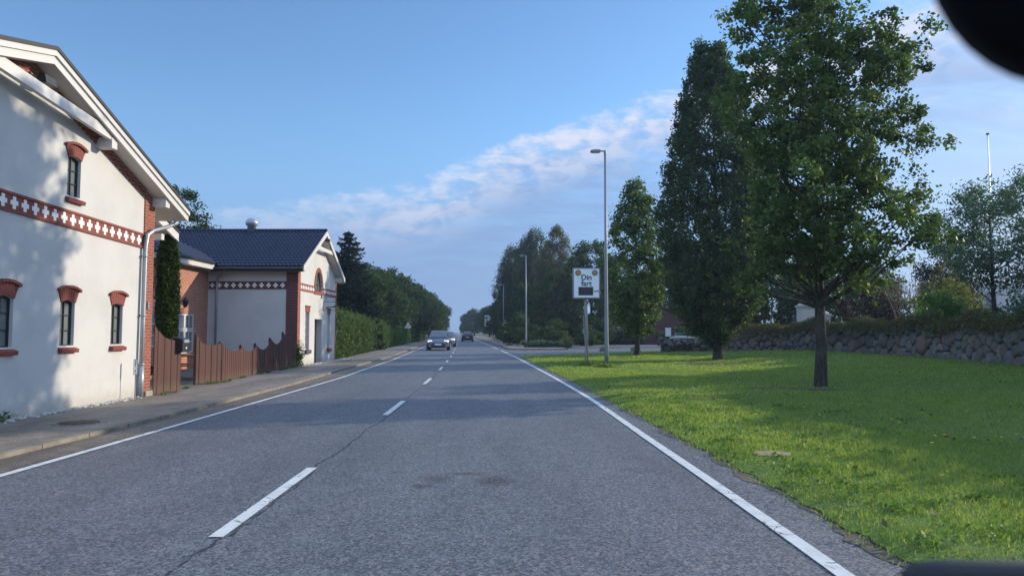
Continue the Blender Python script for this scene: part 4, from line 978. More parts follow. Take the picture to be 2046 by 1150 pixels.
# gutter, fall pipe
m_ = MB(); m_.tube([(-7.55, 17.06, rz1(17.06) - 0.10), (-14, 17.06, rz1(17.06) - 0.10)], 0.06, 10); m_.build('gutter', MAT['zinc'], h1, True)
m_ = MB(); m_.tube([(-7.80, 17.06, 4.02), (-7.80, 17.02, 3.92), (-7.78, 16.6, 3.78), (-7.76, 15.9, 3.60), (-7.775, 15.68, 3.48), (-7.785, 15.63, 3.2), (-7.785, 15.61, 1.6), (-7.785, 15.60, 0.62)], 0.043, 12)
m_.tube([(-7.785, 15.60, 0.7), (-7.785, 15.60, 0.06)], 0.055, 12)
for z in (3.0, 1.75, 0.72): m_.tube([(-7.785, 15.61, z), (-7.785, 15.61, z + 0.03)], 0.060, 12); m_.box(WX, -7.80, 15.59, 15.63, z, z + 0.03)
m_.build('downpipe', MAT['zinc'], h1, True)
m_ = MB(); m_.box(WX + 0.001, WX + 0.10, 15.78, 16.1, -0.02, 0.16); bevel(m_.build('footing', MAT['concrete'], h1), 0.02)
m_ = MB(); m_.box(-7.838, -7.81, 15.86, 15.93, 1.90, 2.05); m_.build('meter_plate', MAT['steel'], h1)

# rear wing of building 1: only its white barge shows past the corner
h1b = thing('rear_outbuilding', 'low rear building whose white barge board shows behind the corner of the big gable house', 'house', (-9.6, 18.5, 0))
m_ = MB(); m_.prism([(16.5, 0), (19.7, 0), (19.7, 4.0), (16.5, 5.1)], lambda u, v, d_: (d_, u, v), -16, -9.75); m_.build('wall', MAT['plaster'], h1b)
m_ = MB(); m_.prism([(16.3, 5.20), (20.3, 3.90), (20.3, 4.12), (16.3, 5.42)], lambda u, v, d_: (d_, u, v), -9.26, -9.20); m_.build('barge_board', MAT['white'], h1b)
m_ = MB(); m_.prism([(16.3, 5.30), (20.3, 4.0), (20.3, 4.08), (16.3, 5.38)], lambda u, v, d_: (d_, u, v), -16, -9.262); m_.build('soffit', MAT['soffit'], h1b)
m_ = MB(); m_.prism([(16.3, 5.425), (20.32, 4.125), (20.32, 4.17), (16.3, 5.47)], lambda u, v, d_: (d_, u, v), -16, -9.17); m_.build('roof', MAT['tile_edge'], h1b)
m_ = MB(); m_.box(-9.75, -9.3, 19.5, 19.66, 3.86, 4.02); m_.build('purlin_end', MAT['white'], h1b)

# --- pantile roof sheets
def tiles(name, o, ud, vd, nu, nv, parent, pu=0.20, pv=0.36, mat='tile', clip=None):
    o = np.array(o, float); ud = np.array(ud, float); vd = np.array(vd, float); ud /= np.linalg.norm(ud); vd /= np.linalg.norm(vd)
    nr = np.cross(ud, vd); nr /= np.linalg.norm(nr); nr = nr if nr[2] > 0 else -nr
    su = 6; us = np.linspace(0, nu * pu, nu * su + 1); vs = []
    for k in range(nv): vs += [(k * pv, 0.040), ((k + 0.5) * pv, 0.022), ((k + 0.97) * pv, 0.004)]
    V = []
    for (v_, st) in vs:
        hgt = 0.026 * np.cos(2 * PI * us / pu) + st
        V.append(o + us[:, None] * ud + v_ * vd + hgt[:, None] * nr)
    V = np.concatenate(V); n = len(us); F = []
    i, j = np.meshgrid(np.arange(n - 1), np.arange(len(vs) - 1)); b = (j * n + i).ravel()
    F = np.stack([b, b + 1, b + n + 1, b + n], 1)
    return mkobj(name, V, F, MAT[mat], parent)

# --- building 2: white house with its gable to the road
GX = -8.76; RY = 33.42
h2 = thing('white_shop_house', 'white plastered house with black pantile roof and arched gable window beyond the fence', 'house', (GX, 30.15, 0))
F2 = lambda u, v, d_: (GX + d_, u, v)
F3 = lambda u, v, d_: (u, 30.15 - d_, v)
sl2 = (6.0 - 4.08) / (RY - 29.72)
def rz2(y): return 6.0 - sl2 * abs(y - RY)
wA = [(31.38, 0.66), (32.0, 0.66), (32.0, 2.28), (31.38, 2.28)]; wB = [(35.12, 0.66), (35.62, 0.66), (35.62, 2.28), (35.12, 2.28)]
dr = [(32.85, 0.03), (34.1, 0.03), (34.1, 2.0), (32.85, 2.0)]
aw = [(32.85, 3.26), (34.05, 3.26)] + [(33.45 + 0.6 * math.cos(PI * i / 12), 3.30 + 0.84 * math.sin(PI * i / 12)) for i in range(13)]
m_ = MB(); wall_holes(m_, [(30.15, -0.05), (36.74, -0.05), (36.74, rz2(36.74) - 0.22), (RY, 5.78), (30.15, rz2(30.15) - 0.22)], [wA, wB, dr, aw], F2, {id(wA): 0.14, id(wB): 0.14, id(dr): 0.26, id(aw): 0.10})
m_._add([(GX, 30.15, -0.05), (-20, 30.15, -0.05), (-20, 30.15, rz2(30.15) - 0.2), (GX, 30.15, rz2(30.15) - 0.2), (GX, 36.74, -0.05), (-20, 36.74, -0.05), (-20, 36.74, 3.9), (GX, 36.74, rz2(36.74) - .2)], [(0, 3, 2, 1), (4, 5, 6, 7)])
m_.build('wall', MAT['plaster'], h2)
for hp, rows, sm in ((wA, 5, 'greysill'), (wB, 5, 'sill')):
    house_window(h2, hp, F2, 0.14, 2, rows, MAT['white'], MAT['glass_lt'], 0.06, 0.03)
    u0, u1 = hp[0][0], hp[1][0]
    m_ = MB(); m_.prism([(u0 - 0.06, 0.50), (u1 + 0.06, 0.50), (u1 + 0.06, 0.66), (u0 - 0.06, 0.66)], F2, -0.13, 0.10); m_.build('sill', MAT[sm], h2)
    m_ = MB(); m_.prism([(u0 - 0.03, 2.281), (u1 + 0.03, 2.281), (u1 + 0.06, 2.50), (u0 - 0.06, 2.50)], F2, -0.1, 0.02); m_.prism([(u0 - 0.06, 2.501), (u1 + 0.06, 2.501), (u1 + 0.07, 2.55), (u0 - 0.07, 2.55)], F2, -0.02, 0.05); m_.build('lintel', MAT['arch'], h2)
m_ = MB(); m_.prism([(32.85, 0.03), (34.1, 0.03), (34.1, 2.0), (32.85, 2.0)], F2, -0.30, -0.26); dd_ = m_.build('door', MAT['greysill'], h2)
m_ = MB()
for z in (0.25, 0.85, 1.45): m_.prism([(33.0, z), (33.4, z), (33.4, z + 0.42), (33.0, z + 0.42)], F2, -0.258, -0.235); m_.prism([(33.55, z), (33.95, z), (33.95, z + 0.42), (33.55, z + 0.42)], F2, -0.258, -0.235)
m_.build('door_panel', MAT['iron'], dd_)
m_ = MB(); m_.tube([(GX - 0.22, 33.05, 1.02), (GX - 0.16, 33.05, 1.02)], 0.03, 8); m_.build('handle', MAT['zinc'], dd_)
house_window(h2, aw, F2, 0.10, 3, 3, MAT['frame'], MAT['glass'], 0.05, 0.03)
m_ = MB()
for k in range(16):
    a0 = PI * k / 16 + 0.01; a1 = PI * (k + 1) / 16 - 0.01
    m_.prism([(33.45 + r_ * c_(a), 3.30 + s__ * sn) for (r_, s__, a, c_, sn) in ((0.6, 0.84, a0, math.cos, math.sin(a0)), (0.79, 1.03, a0, math.cos, math.sin(a0)), (0.79, 1.03, a1, math.cos, math.sin(a1)), (0.6, 0.84, a1, math.cos, math.sin(a1)))], F2, -0.05, 0.022)
m_.prism([(32.66, 3.10), (34.24, 3.10), (34.24, 3.255), (32.66, 3.255)], F2, -0.05, 0.03)
m_.build('brick_arch', MAT['arch'], h2)
zf2 = lambda y: 3.16
for a, b in ((30.53, 32.64), (34.26, 36.62)): frieze(h2, a, b, zf2, 0.27, F2, 0.262, MAT['arch'])
frieze(h2, -12.38, -9.22, lambda x: 3.19, 0.275, F3, 0.287, MAT['brick_x'])
m_ = MB(); m_.box(-9.21, GX + 0.025, 30.118, 30.40, -0.03, 3.98); m_.build('corner_pier', MAT['brick_x'], h2)
m_ = MB(); m_.box(GX - 0.2, GX + 0.028, 30.122, 30.50, -0.03, 3.93); m_.box(GX - 0.2, GX + 0.022, 36.62, 36.78, -0.03, 3.9); m_.build('corner_pier', MAT['brick_y'], h2)
rp2 = [(29.74, rz2(29.74)), (RY, 6.0), (37.1, rz2(37.1))]
m_ = MB(); roofband(m_, rp2, 0.0, 0.05, -19.8, -8.44); m_.build('roof_deck', MAT['tile_edge'], h2)
vd = (0, RY - 29.70, 6.0 - rz2(29.70)); ln_ = math.hypot(vd[1], vd[2])
rf2 = tiles('roof', (-19.8, 29.68, rz2(29.68) + 0.01), (1, 0, 0), vd, 69, 14, h2, 0.165, ln_ / 14)
tiles('roof', (-19.8, 37.14, rz2(37.14) + 0.01), (1, 0, 0), (0, -vd[1], vd[2]), 69, 14, h2, 0.165, ln_ / 14)
m_ = MB(); m_.tube([(-19.8, RY, 6.03), (-8.40, RY, 6.03)], 0.075, 10); m_.build('ridge_tiles', MAT['tile'], h2)
m_ = MB(); roofband(m_, rp2, 0.052, 0.24, -19.7, -8.47); m_.build('soffit', MAT['soffit'], h2)
m_ = MB(); roofband(m_, rp2, 0.0, 0.21, -8.438, -8.39); m_.build('barge_board', MAT['white'], h2)
m_ = MB(); m_.box(-12.1, -8.395, 29.60, 29.63, rz2(29.6) - 0.17, rz2(29.6) - 0.02); m_.build('fascia', MAT['iron'], h2)
m_ = MB(); m_.box(-12.1, -8.42, 29.64, 30.14, rz2(29.7) - 0.19, rz2(29.7) - 0.16); m_.build('eave_board', MAT['soffit'], h2)
m_ = MB(); m_.tube([(-12.1, 29.56, rz2(29.56) - 0.04), (-8.4, 29.56, rz2(29.56) - 0.04)], 0.06, 8); m_.build('gutter', MAT['iron'], h2, True)
m_ = MB(); zc_ = 5.12; hw = (6.0 - zc_ - 0.2) / sl2
m_.box(-8.52, -8.45, RY - hw, RY + hw, zc_ - 0.08, zc_ + 0.08); m_.build('collar_beam', MAT['white'], h2)
for s_ in (-1, 1): m_ = MB(); yy = RY + s_ * 3.2; m_.box(GX, -8.46, yy - 0.09, yy + 0.09, rz2(yy) - 0.44, rz2(yy) - 0.25); m_.build('purlin_end', MAT['white'], h2)
m_ = MB(); m_.tube([(-11.55, 29.6, 3.98), (-11.56, 29.66, 3.82), (-11.90, 29.95, 3.70), (-12.02, 30.06, 3.55), (-12.03, 30.07, 3.3), (-12.03, 30.07, 0.4)], 0.042, 10); m_.build('downpipe', MAT['zinc'], h2, True)
m_ = MB(); m_.bar((-8.74, 33.2, 5.48), (-8.25, 33.2, 5.55), 0.03, 0.03); m_.box(-8.40, -8.22, 33.1, 33.3, 5.48, 5.60); m_.build('floodlight', MAT['iron'], h2)
m_ = MB(); m_.lathe((-11.84, RY, 5.95), [(0.19, 0), (0.19, 0.28), (0.25, 0.30), (0.25, 0.34), (0.28, 0.38), (0.28, 0.44), (0.24, 0.54), (0.14, 0.62), (0.02, 0.64)], 22); m_.build('roof_ventilator', MAT['zinc'], h2, True)
# --- hanging sign on a bracket
hs = thing('hanging_sign', 'thin framed hanging sign with a black tool shape on a bracket over the shop door', 'sign', (GX, 34.0, 2.85))
yS = 33.9
m_ = MB(); m_.bar((GX, yS, 3.02), (GX + 0.74, yS, 3.02), 0.022, 0.022); m_.bar((GX + 0.02, yS, 2.95), (GX + 0.02, yS, 3.12), 0.03, 0.03)
for x in (0.24, 0.60): m_.bar((GX + x, yS, 2.80), (GX + x, yS, 3.02), 0.014, 0.014)
m_.build('bracket', MAT['iron'], hs)
m_ = MB(); a, b, c, d_ = GX + 0.10, GX + 0.72, 2.42, 2.80
m_.bar((a, yS, c), (b, yS, c), 0.02, 0.02); m_.bar((a, yS, d_), (b, yS, d_), 0.02, 0.02); m_.bar((a, yS, c + .01), (a, yS, d_ - .01), 0.018, 0.018); m_.bar((b, yS, c + .01), (b, yS, d_ - .01), 0.018, 0.018); m_.build('frame', MAT['iron'], hs)
m_ = MB(); m_.prism([(0.10, 0.10), (0.16, 0.15), (0.40, 0.16), (0.50, 0.20), (0.58, 0.22), (0.56, 0.10), (0.48, 0.13), (0.32, 0.12), (0.14, 0.08)], lambda u, v, d_: (a + u, yS + d_, c + v), -0.012, 0.012); m_.build('emblem', MAT['iron'], hs)

# --- brick wing
wg = thing('brick_wing_house', 'red brick house with white french windows set back behind the brown fence', 'house', (-12.4, 27, 0))
WG = -12.4; F4 = lambda u, v, d_: (WG + d_, u, v)
wC = [(27.3, 0.62), (28.88, 0.62), (28.88, 2.12), (27.3, 2.12)]; wD = [(25.5, 0.9), (26.25, 0.9), (26.25, 2.1), (25.5, 2.1)]
m_ = MB(); wall_holes(m_, [(19.5, 0), (30.14, 0), (30.14, 4.05), (19.5, 4.05)], [wC, wD], F4, 0.08); m_.build('wall', MAT['brick_wing'], wg)
for hp in ((27.3, 28.09), (28.09, 28.88)):
    q = [(hp[0], 0.62), (hp[1], 0.62), (hp[1], 1.50), (hp[0], 1.50)]; house_window(wg, q, F4, 0.05, 2, 2, MAT['white'], MAT['glass_lt'], 0.075, 0.035)
    q = [(hp[0], 1.50), (hp[1], 1.50), (hp[1], 2.12), (hp[0], 2.12)]; house_window(wg, q, F4, 0.05, 2, 1, MAT['white'], MAT['glass_lt'], 0.075, 0.035)
house_window(wg, wD, F4, 0.05, 2, 3, MAT['white'], MAT['glass_lt'], 0.06, 0.03)
m_ = MB(); m_.box(WG, WG + 0.1, 27.2, 28.98, 0.53, 0.615); m_.build('sill', MAT['sill'], wg)
m_ = MB(); m_.box(-12.36, -12.0, 19.4, 30.0, 3.93, 3.96); m_.box(-12.0, -11.96, 19.4, 29.62, 3.92, 4.14); m_.build('eave_box', MAT['white'], wg)
m_ = MB(); m_.tube([(-11.92, 19.4, 4.16), (-11.92, 29.5, 4.16)], 0.055, 8); m_.build('gutter', MAT['iron'], wg, True)
tiles('roof', (-11.93, 19.3, 4.17), (0, 1, 0), (-4.0, 0, 2.0), 70, 16, wg, 0.165, 0.28)
m_ = MB(); m_.prism([(-11.95, 4.12), (-16.0, 6.12), (-16.0, 6.0), (-12.1, 4.0)], lambda u, v, d_: (u, d_, v), 19.35, 30.2); m_.build('roof_deck', MAT['tile_edge'], wg)
lt = thing('wall_lantern', 'small black wall lantern on the brick wall above the french window', 'lantern', (-12.35, 27.45, 2.3))
m_ = MB(); m_.tube([(-12.4, 27.45, 2.30), (-12.25, 27.45, 2.26), (-12.15, 27.45, 2.33)], 0.015, 6); m_.build('bracket', MAT['iron'], lt)
m_ = MB(); m_.lathe((-12.13, 27.45, 2.34), [(0.05, 0), (0.085, 0.04), (0.11, 0.2), (0.14, 0.22), (0.05, 0.32), (0.02, 0.37)], 6); m_.build('lantern_body', MAT['iron'], lt)
m_ = MB(); m_.tube([(-12.37, 27.0, 0.6), (-12.37, 27.0, 2.5)], 0.02, 6); m_.build('conduit', MAT['zinc'], wg)

# ------------------------------------------------------------------ brown board fence with scalloped tops
def boards(m_, x0, y0, x1, y1, tops, rng, bw=0.10):
    L = math.hypot(x1 - x0, y1 - y0); n = max(2, int(L / bw)); dx, dy = (x1 - x0) / L, (y1 - y0) / L; nx_, ny_ = dy, -dx
    tt = [t_ for t_, z in tops]; tz = [z for t_, z in tops]
    for i in range(n):
        a = i / n; b = (i + 1) / n; m_.cur = 0.25 + 0.5 * rng.random(); g_ = 0.0015; o_ = (i % 2) * 0.008 + rng.uniform(0, 0.004)
        za, zb = float(np.interp(a, tt, tz)), float(np.interp(b, tt, tz)); zt0 = 0.06 + rng.uniform(0, .02)
        ax, ay, bx_, by_ = x0 + dx * (L * a + g_), y0 + dy * (L * a + g_), x0 + dx * (L * b - g_), y0 + dy * (L * b - g_)
        vs = []
        for d_ in (o_, o_ + 0.02): vs += [(ax + nx_ * d_, ay + ny_ * d_, zt0), (bx_ + nx_ * d_, by_ + ny_ * d_, zt0), (bx_ + nx_ * d_, by_ + ny_ * d_, zb), (ax + nx_ * d_, ay + ny_ * d_, za)]
        m_._add(vs, [(3, 2, 1, 0), (4, 5, 6, 7), (0, 1, 5, 4), (1, 2, 6, 5), (2, 3, 7, 6), (3, 0, 4, 7)])
def post(parent, x, y, h):
    m_ = MB(); m_.cur = 0.2; m_.box(x - 0.045, x + 0.025, y - 0.03, y + 0.03, 0.0, h); m_.lathe((x - 0.01, y, h), [(0.05, 0), (0.012, 0.045)], 4); m_.build('post', MAT['plank'], parent)
rng = random.Random(3)
def scal(z0, zm, z1, n=8): return [(i / n, (z0 * (1 - i / n) + z1 * i / n) - ((z0 + z1) / 2 - zm) * 4 * (i / n) * (1 - i / n)) for i in range(n + 1)]
fA = thing('wooden_fence', 'tall brown board fence section beside the corner of the big house, carrying the mailbox', 'fence', (-7.74, 16.15, 0))
m_ = MB(); boards(m_, -7.80, 16.14, -7.62, 17.02, [(0, 1.56), (0.15, 1.42), (0.4, 1.28), (0.7, 1.22), (1, 1.24)], rng); m_.build('boards', MAT['plank'], fA); post(fA, -7.66, 17.0, 1.26)
gA = thing('wooden_gate', 'brown board gate leaf standing right of the open gap', 'gate', (-8.2, 19.3, 0))
m_ = MB(); boards(m_, -8.22, 19.28, -7.90, 20.05, [(0, 1.34), (0.06, 1.30), (0.2, 1.12), (0.6, 1.06), (1, 1.10)], rng); m_.build('boards', MAT['plank'], gA); post(gA, -8.22, 19.3, 1.34)
m_ = MB()
for z in (0.3, 0.95): m_.bar((-8.25, 19.32, z), (-7.93, 20.05, z), 0.03, 0.09)
m_.build('rail', MAT['plank'], gA)
gB = thing('wooden_gate', 'darker brown board gate leaf between the black gap post and the long fence', 'gate', (-7.95, 20.3, 0))
m_ = MB(); boards(m_, -7.93, 20.25, -8.14, 22.36, scal(1.11, 0.85, 0.97), rng); m_.build('boards', MAT['plank'], gB); post(gB, -7.96, 20.22, 1.12)
fB = thing('wooden_fence', 'long brown board fence rising in scallops to the brick corner of the white shop house', 'fence', (-8.2, 22.4, 0))
pn = [(-8.16, 22.4, .975), (-8.28, 24.0, .99), (-8.39, 25.8, 1.155), (-8.47, 27.5, 1.36), (-8.58, 29.4, 1.50)]; val = (.80, .84, 1.0, 1.25)
for i in range(4):
    p, q = pn[i], pn[i + 1]; m_ = MB(); boards(m_, p[0], p[1], q[0], q[1], scal(p[2], val[i], q[2]), rng); m_.build('board_panel', MAT['plank'], fB); post(fB, p[0] - 0.03, p[1], p[2] + 0.03)
    m_ = MB()
    for z in (0.25, 0.7): m_.bar((p[0] - 0.03, p[1], z), (q[0] - 0.03, q[1], z), 0.03, 0.08)
    m_.build('rail', MAT['plank'], fB)
# mailbox on the fence end
mb = thing('mailbox', 'black mailbox with a silver flap on the end of the brown fence', 'mailbox', (-7.6, 16.98, 0.95))
m_ = MB(); m_.prism([(0, 0), (0.24, 0), (0.24, 0.30), (0.0, 0.36)], lambda u, v, d_: (-7.72 + u, d_, 0.95 + v), 16.86, 17.20); bevel(m_.build('box', MAT['black'], mb), 0.012)
m_ = MB(); m_.box(-7.478, -7.468, 16.90, 17.16, 1.17, 1.24); m_.build('flap', MAT['zinc'], mb)
m_ = MB(); m_.box(-7.478, -7.470, 17.0, 17.05, 1.03, 1.07); m_.build('label_plate', MAT['sign_white'], mb)
# picnic table seen through the gap
pt = thing('picnic_table', 'weathered wooden picnic table seen through the gap in the fence', 'table', (-9.75, 22.2, 0.02))
for k in range(5): m_ = MB(); m_.box(-10.75, -8.95, 21.85 + k * 0.15, 21.98 + k * 0.15, 0.71, 0.745); m_.build('tabletop_plank', MAT['picnic'], pt)
for s_ in (21.45, 22.75): m_ = MB(); m_.box(-10.75, -8.95, s_, s_ + 0.24, 0.42, 0.455); m_.build('seat', MAT['picnic'], pt)
for x in (-10.5, -9.2):
    for (a, b) in ((21.5, 22.05), (22.95, 22.4)): m_ = MB(); m_.bar((x, a, 0.02), (x, b, 0.71), 0.045, 0.11, up=(0, 1, 0)); m_.build('leg', MAT['picnic'], pt)
    m_ = MB(); m_.bar((x + 0.05, 21.4, 0.38), (x + 0.05, 23.05, 0.38), 0.04, 0.09); m_.build('crossbar', MAT['picnic'], pt)
# thuja and climbing ivy
rs = np.random.RandomState(61); tt = thing('thuja_tree', 'narrow dark green columnar conifer squeezed between the big house and the brick house', 'tree', (0, 0, 0))
cl = envelope([(0.5, 0.10), (0.9, 0.20), (2.2, 0.27), (3.2, 0.25), (3.9, 0.16), (4.3, 0.03)], 420, rs, 0.5, 0.12)
V, F, ti = crown_mesh(cl, 70, 0.085, 0.085, 0.032, rs, stretch=2.6, up=0.2); mkobj('crown', V, F, MAT['thuja'], tt, attrs={'tint': ti})
m_ = MB(); m_.tube([(0, 0, 0), (0, 0, 2), (0, 0, 4.4)], [0.09, 0.06, 0.015], 7); m_.build('trunk', MAT['bark'], tt, True); tt.location = (-9.42, 20.2, 0.02)
rs = np.random.RandomState(62); iv = thing('ivy_plant', 'small pale climbing plant at the fence end against the brick corner', 'plant', (0, 0, 0))
C = rs.normal(size=(900, 3)) * np.array([0.11, 0.16, 0.25]) + np.array([0, 0, 0.42]); C[:, 2] = np.abs(C[:, 2]); V, F = leaf_quads(C, 0.07, 0.055, rs); mkobj('leaves', V, F, MAT['ivy'], iv, attrs={'tint': rs.uniform(0, 1, len(C))})
m_ = MB(); m_.tube([(0, 0, 0), (0.02, 0.03, 0.4), (0, 0, 0.8)], 0.01, 5); m_.build('stem', MAT['bark'], iv); iv.location = (-8.58, 29.75, 0.06)
# marker post in front of the white wall
mk = thing('marker_post', 'thin marker post with a small narrow plate before the white wall near the downpipe', 'marker post', (-7.62, 15.05, 0.05))
m_ = MB(); m_.tube([(-7.62, 15.05, 0.04), (-7.62, 15.05, 0.82)], 0.012, 8); m_.build('post', MAT['steel'], mk)
m_ = MB(); m_.box(-7.665, -7.575, 15.045, 15.055, 0.55, 0.86); m_.build('plate', MAT['iron'], mk)
m_ = MB(); m_.box(-7.655, -7.585, 15.038, 15.0445, 0.56, 0.85); fp = m_.build('white_field', MAT['sign_white'], mk)
for k, ch in enumerate('21 1'):
    if ch != ' ': text('lettering', ch, 0.09, (-7.62, 15.035, 0.80 - k * 0.06), MAT['ink'], mk)
# manhole cover, drain slab, base stones
mh = thing('manhole_cover', 'round iron manhole cover set in the left pavement', 'manhole cover', (-6.5, 11.2, 0.05))
m_ = MB(); m_.lathe((-6.5, 11.2, 0.05), [(0.36, 0), (0.36, 0.006), (0.31, 0.0061)], 28); m_.build('frame', MAT['pave'], mh)
m_ = MB(); m_.lathe((-6.5, 11.2, 0.05), [(0.29, 0), (0.29, 0.010)], 28)
for k in range(-4, 5):
    w_ = math.sqrt(0.27 ** 2 - (k * 0.06) ** 2); m_.box(-6.5 - w_, -6.5 + w_, 11.2 + k * 0.06 - 0.012, 11.2 + k * 0.06 + 0.012, 0.0605, 0.066)
m_.build('lid', MAT['iron'], mh)
m_ = MB(); rng = random.Random(12)
m_.prism([(-0.20, -0.14), (-0.05, -0.19), (0.17, -0.15), (0.22, 0.02), (0.12, 0.17), (-0.10, 0.16), (-0.22, 0.03)], lambda u, v, d_: (2.90 + u, 8.36 + v, d_), 0.02, 0.062)
tag(bevel(m_.build('stone_slab', MAT['tan'], None), 0.012), 'flat pale beige slab lying in the grass close to the road edge', 'stone slab')
for (x, y, s, lb) in ((6.9, 55.2, 0.5, 'left one of two low dark boulders at the far lawn edge'), (9.1, 54.6, 0.55, 'right one of two low dark boulders at the far lawn edge')):
    m_ = MB(); m_.cur = 0.6; m_.rock((x, y, 0.08), (s, s * 0.7, 0.30), rng, 2); tag(m_.build('boulder', MAT['granite'], None, True), lb, 'boulder', 'low boulders at the far lawn edge')
m_ = MB()
for i in range(620):
    if i < 300: y = rng.uniform(8, 15.6); x = -7.84 + abs(rng.gauss(0, 0.10))
    else: y = rng.uniform(30.0, 38.5); x = -8.70 + abs(rng.gauss(0, 0.20)) + 0.02
    k = rng.uniform(0.02, 0.055); m_.cur = rng.random(); m_.rock((x, y, 0.055), (k, k * 1.2, k * 0.6), rng, 1)
tag(m_.build('edge_pebbles', MAT['stone_lt'], None), 'pale pebbles scattered along the foot of the white walls', 'pebbles', kind='stuff')

# ------------------------------------------------------------------ far vegetation
def spruce(name, label, loc, h, r, seed, n_lv=26):
    rs = np.random.RandomState(seed); t_ = thing(name, label, 'tree', (0, 0, 0)); C = []; D = []
    m_ = MB(); m_.tube([(0, 0, 0), (0, 0, h * 0.5), (0, 0, h)], [0.16, 0.1, 0.01], 8)
    for lv in range(n_lv):
        z = 0.5 + (h - 0.8) * lv / (n_lv - 1); rr = r * (1 - (z / h)) ** 0.58 * rs.uniform(0.85, 1.1) + 0.12
        nb = int(7 + 8 * rr / r)
        for k in range(nb):
            a = rs.uniform(0, 2 * PI); L = rr * rs.uniform(0.65, 1.12); nn = int(60 * L) + 8
            s = rs.uniform(0.05, 1, nn); sag = -0.28 * L * np.sin(s * 2.2) + 0.12 * L * s ** 3
            w_ = 0.20 * L * (1 - s * 0.7); lat = rs.normal(size=nn) * w_
            C.append(np.stack([np.cos(a) * s * L - np.sin(a) * lat, np.sin(a) * s * L + np.cos(a) * lat, z + sag + 0.1 - np.abs(rs.normal(size=nn)) * 0.10], 1))
            if rs.uniform() < 0.3: m_.tube([(0, 0, z + 0.1), (math.cos(a) * L * 0.5, math.sin(a) * L * 0.5, z - 0.15 * L), (math.cos(a) * L * .95, math.sin(a) * L * .95, z - 0.1 * L)], [0.03, 0.02, 0.006], 4, cap=False)
    m_.build('trunk', MAT['bark'], t_)
    C = np.concatenate(C); V, F = leaf_quads(C, 0.26, 0.075, rs, 0.2, 0.12)
    mkobj('crown', V, F, MAT['needle'], t_, attrs={'tint': np.clip(rs.uniform(0, 1, len(C)), 0, .94)}); t_.location = loc; return t_
spruce('spruce_tree', 'tall dark spruce rising behind the white shop house', (-12.9, 58, 0), 9.5, 3.2, 71)
spruce('spruce_tree', 'shorter dark spruce between the tall spruce and the leafy trees', (-13.9, 66, 0), 7.0, 2.5, 72, 20)
tree('rooftop_tree', 'dark tree whose top shows above the roofs behind the big gable house', 'tree', (-20.6, 45, 0), [(3, 1.5), (5, 2.2), (7.5, 2.0), (9.2, 1.3), (10.5, 0.3)], 190, 110, 0.5, 0.18, 0.09, 'thuja', 73, trunk_r=0.2, zlow=2.5, nl=20, stretch=0.7, lump=0.3)
A = tree('roadside_tree', 'nearest leafy roadside tree on the left, beside the shorter spruce', 'tree', (-15.0, 69, 0), [(1.2, 1.6), (2, 3.0), (4, 3.7), (6, 3.0), (7.2, 1.7), (7.9, .5)], 330, 60, 0.5, 0.24, 0.16, 'leaf_dark', 74, trunk_r=0.2, zlow=1.0, nl=25, inner=0.45, lump=0.28, group='leafy trees lining the left side')
LT = [(-15.8, 82, 1.1, 1.0), (-16.2, 96, 1.2, 2.2), (-16.4, 110, 1.2, 3.1), (-16.6, 125, 1.2, 4.4), (-17.2, 142, 1.2, 0.4), (-17.9, 160, 1.15, 1.9), (-20.2, 185, 1.12, 2.9), (-23.5, 225, 1.1, 3.8), (-28.5, 285, 1.1, 5.2), (-35, 360, 1.1, 0.9), (-46, 480, 1.2, 2.0)]
nm = ('second', 'third', 'fourth', 'fifth', 'sixth', 'seventh', 'eighth', 'ninth', 'tenth', 'eleventh', 'farthest')
for i, (x, y, s, a) in enumerate(LT): copy_tree(A, (x, y, 0), a, s, nm[i] + ' leafy tree of the left roadside row, counted from the spruces')
# backing trees behind the left row
for i, (x, y, s, a) in enumerate(((-19.5, 66, 1.1, 2.5), (-21, 82, 1.1, 0.3), (-22, 100, 1.1, 4.1))): copy_tree(A, (x, y, 0), a, s, ('leafy tree standing behind the spruces on the left', 'leafy tree behind the second tree of the left row', 'leafy tree behind the third tree of the left row')[i])
# right side beyond the junction
B1 = tree('birch_tree', 'weeping birch with a flat top, leftmost of the three birches beyond the junction', 'tree', (0.8, 116, 0), [(1.2, 2.4), (4, 3.7), (8, 3.6), (11.5, 3.0), (13.6, 2.3), (14.4, 1.2)], 520, 95, 0.55, 0.24, 0.12, 'birch', 81, trunk_r=0.16, zlow=2, nl=25, inner=0.3, lump=0.32, stretch=2.0, hang=0.5, bark='birchbark', group='birches beyond the junction')
copy_tree(B1, (3.3, 111, 0), 2.0, (0.8, 0.8, 1.13), 'dark slender birch in the middle, just behind the second lamp')
tree('birch_tree', 'tallest birch with thin golden turning top, right of the second lamp', 'tree', (6.0, 100, 0), [(1.2, 2.2), (4, 3.4), (8, 3.3), (11.5, 2.4), (14, 1.4), (15.8, 0.3)], 520, 85, 0.5, 0.21, 0.10, 'birch_gold', 82, trunk_r=0.16, zlow=2, nl=30, inner=0.25, lump=0.4, stretch=1.6, hang=0.2, bark='birchbark', group='birches beyond the junction')
Bd = tree('dark_tree', 'big dark tree behind the speed display sign', 'tree', (9.2, 86, 0), [(0.8, 2.2), (3, 3.4), (6, 3.8), (9, 3.2), (11, 1.8), (12.0, 0.5)], 300, 75, 0.6, 0.26, 0.18, 'leaf_dark', 83, trunk_r=0.22, zlow=1.5, nl=30, inner=0.4, lump=0.3, group='dark trees beyond the junction')
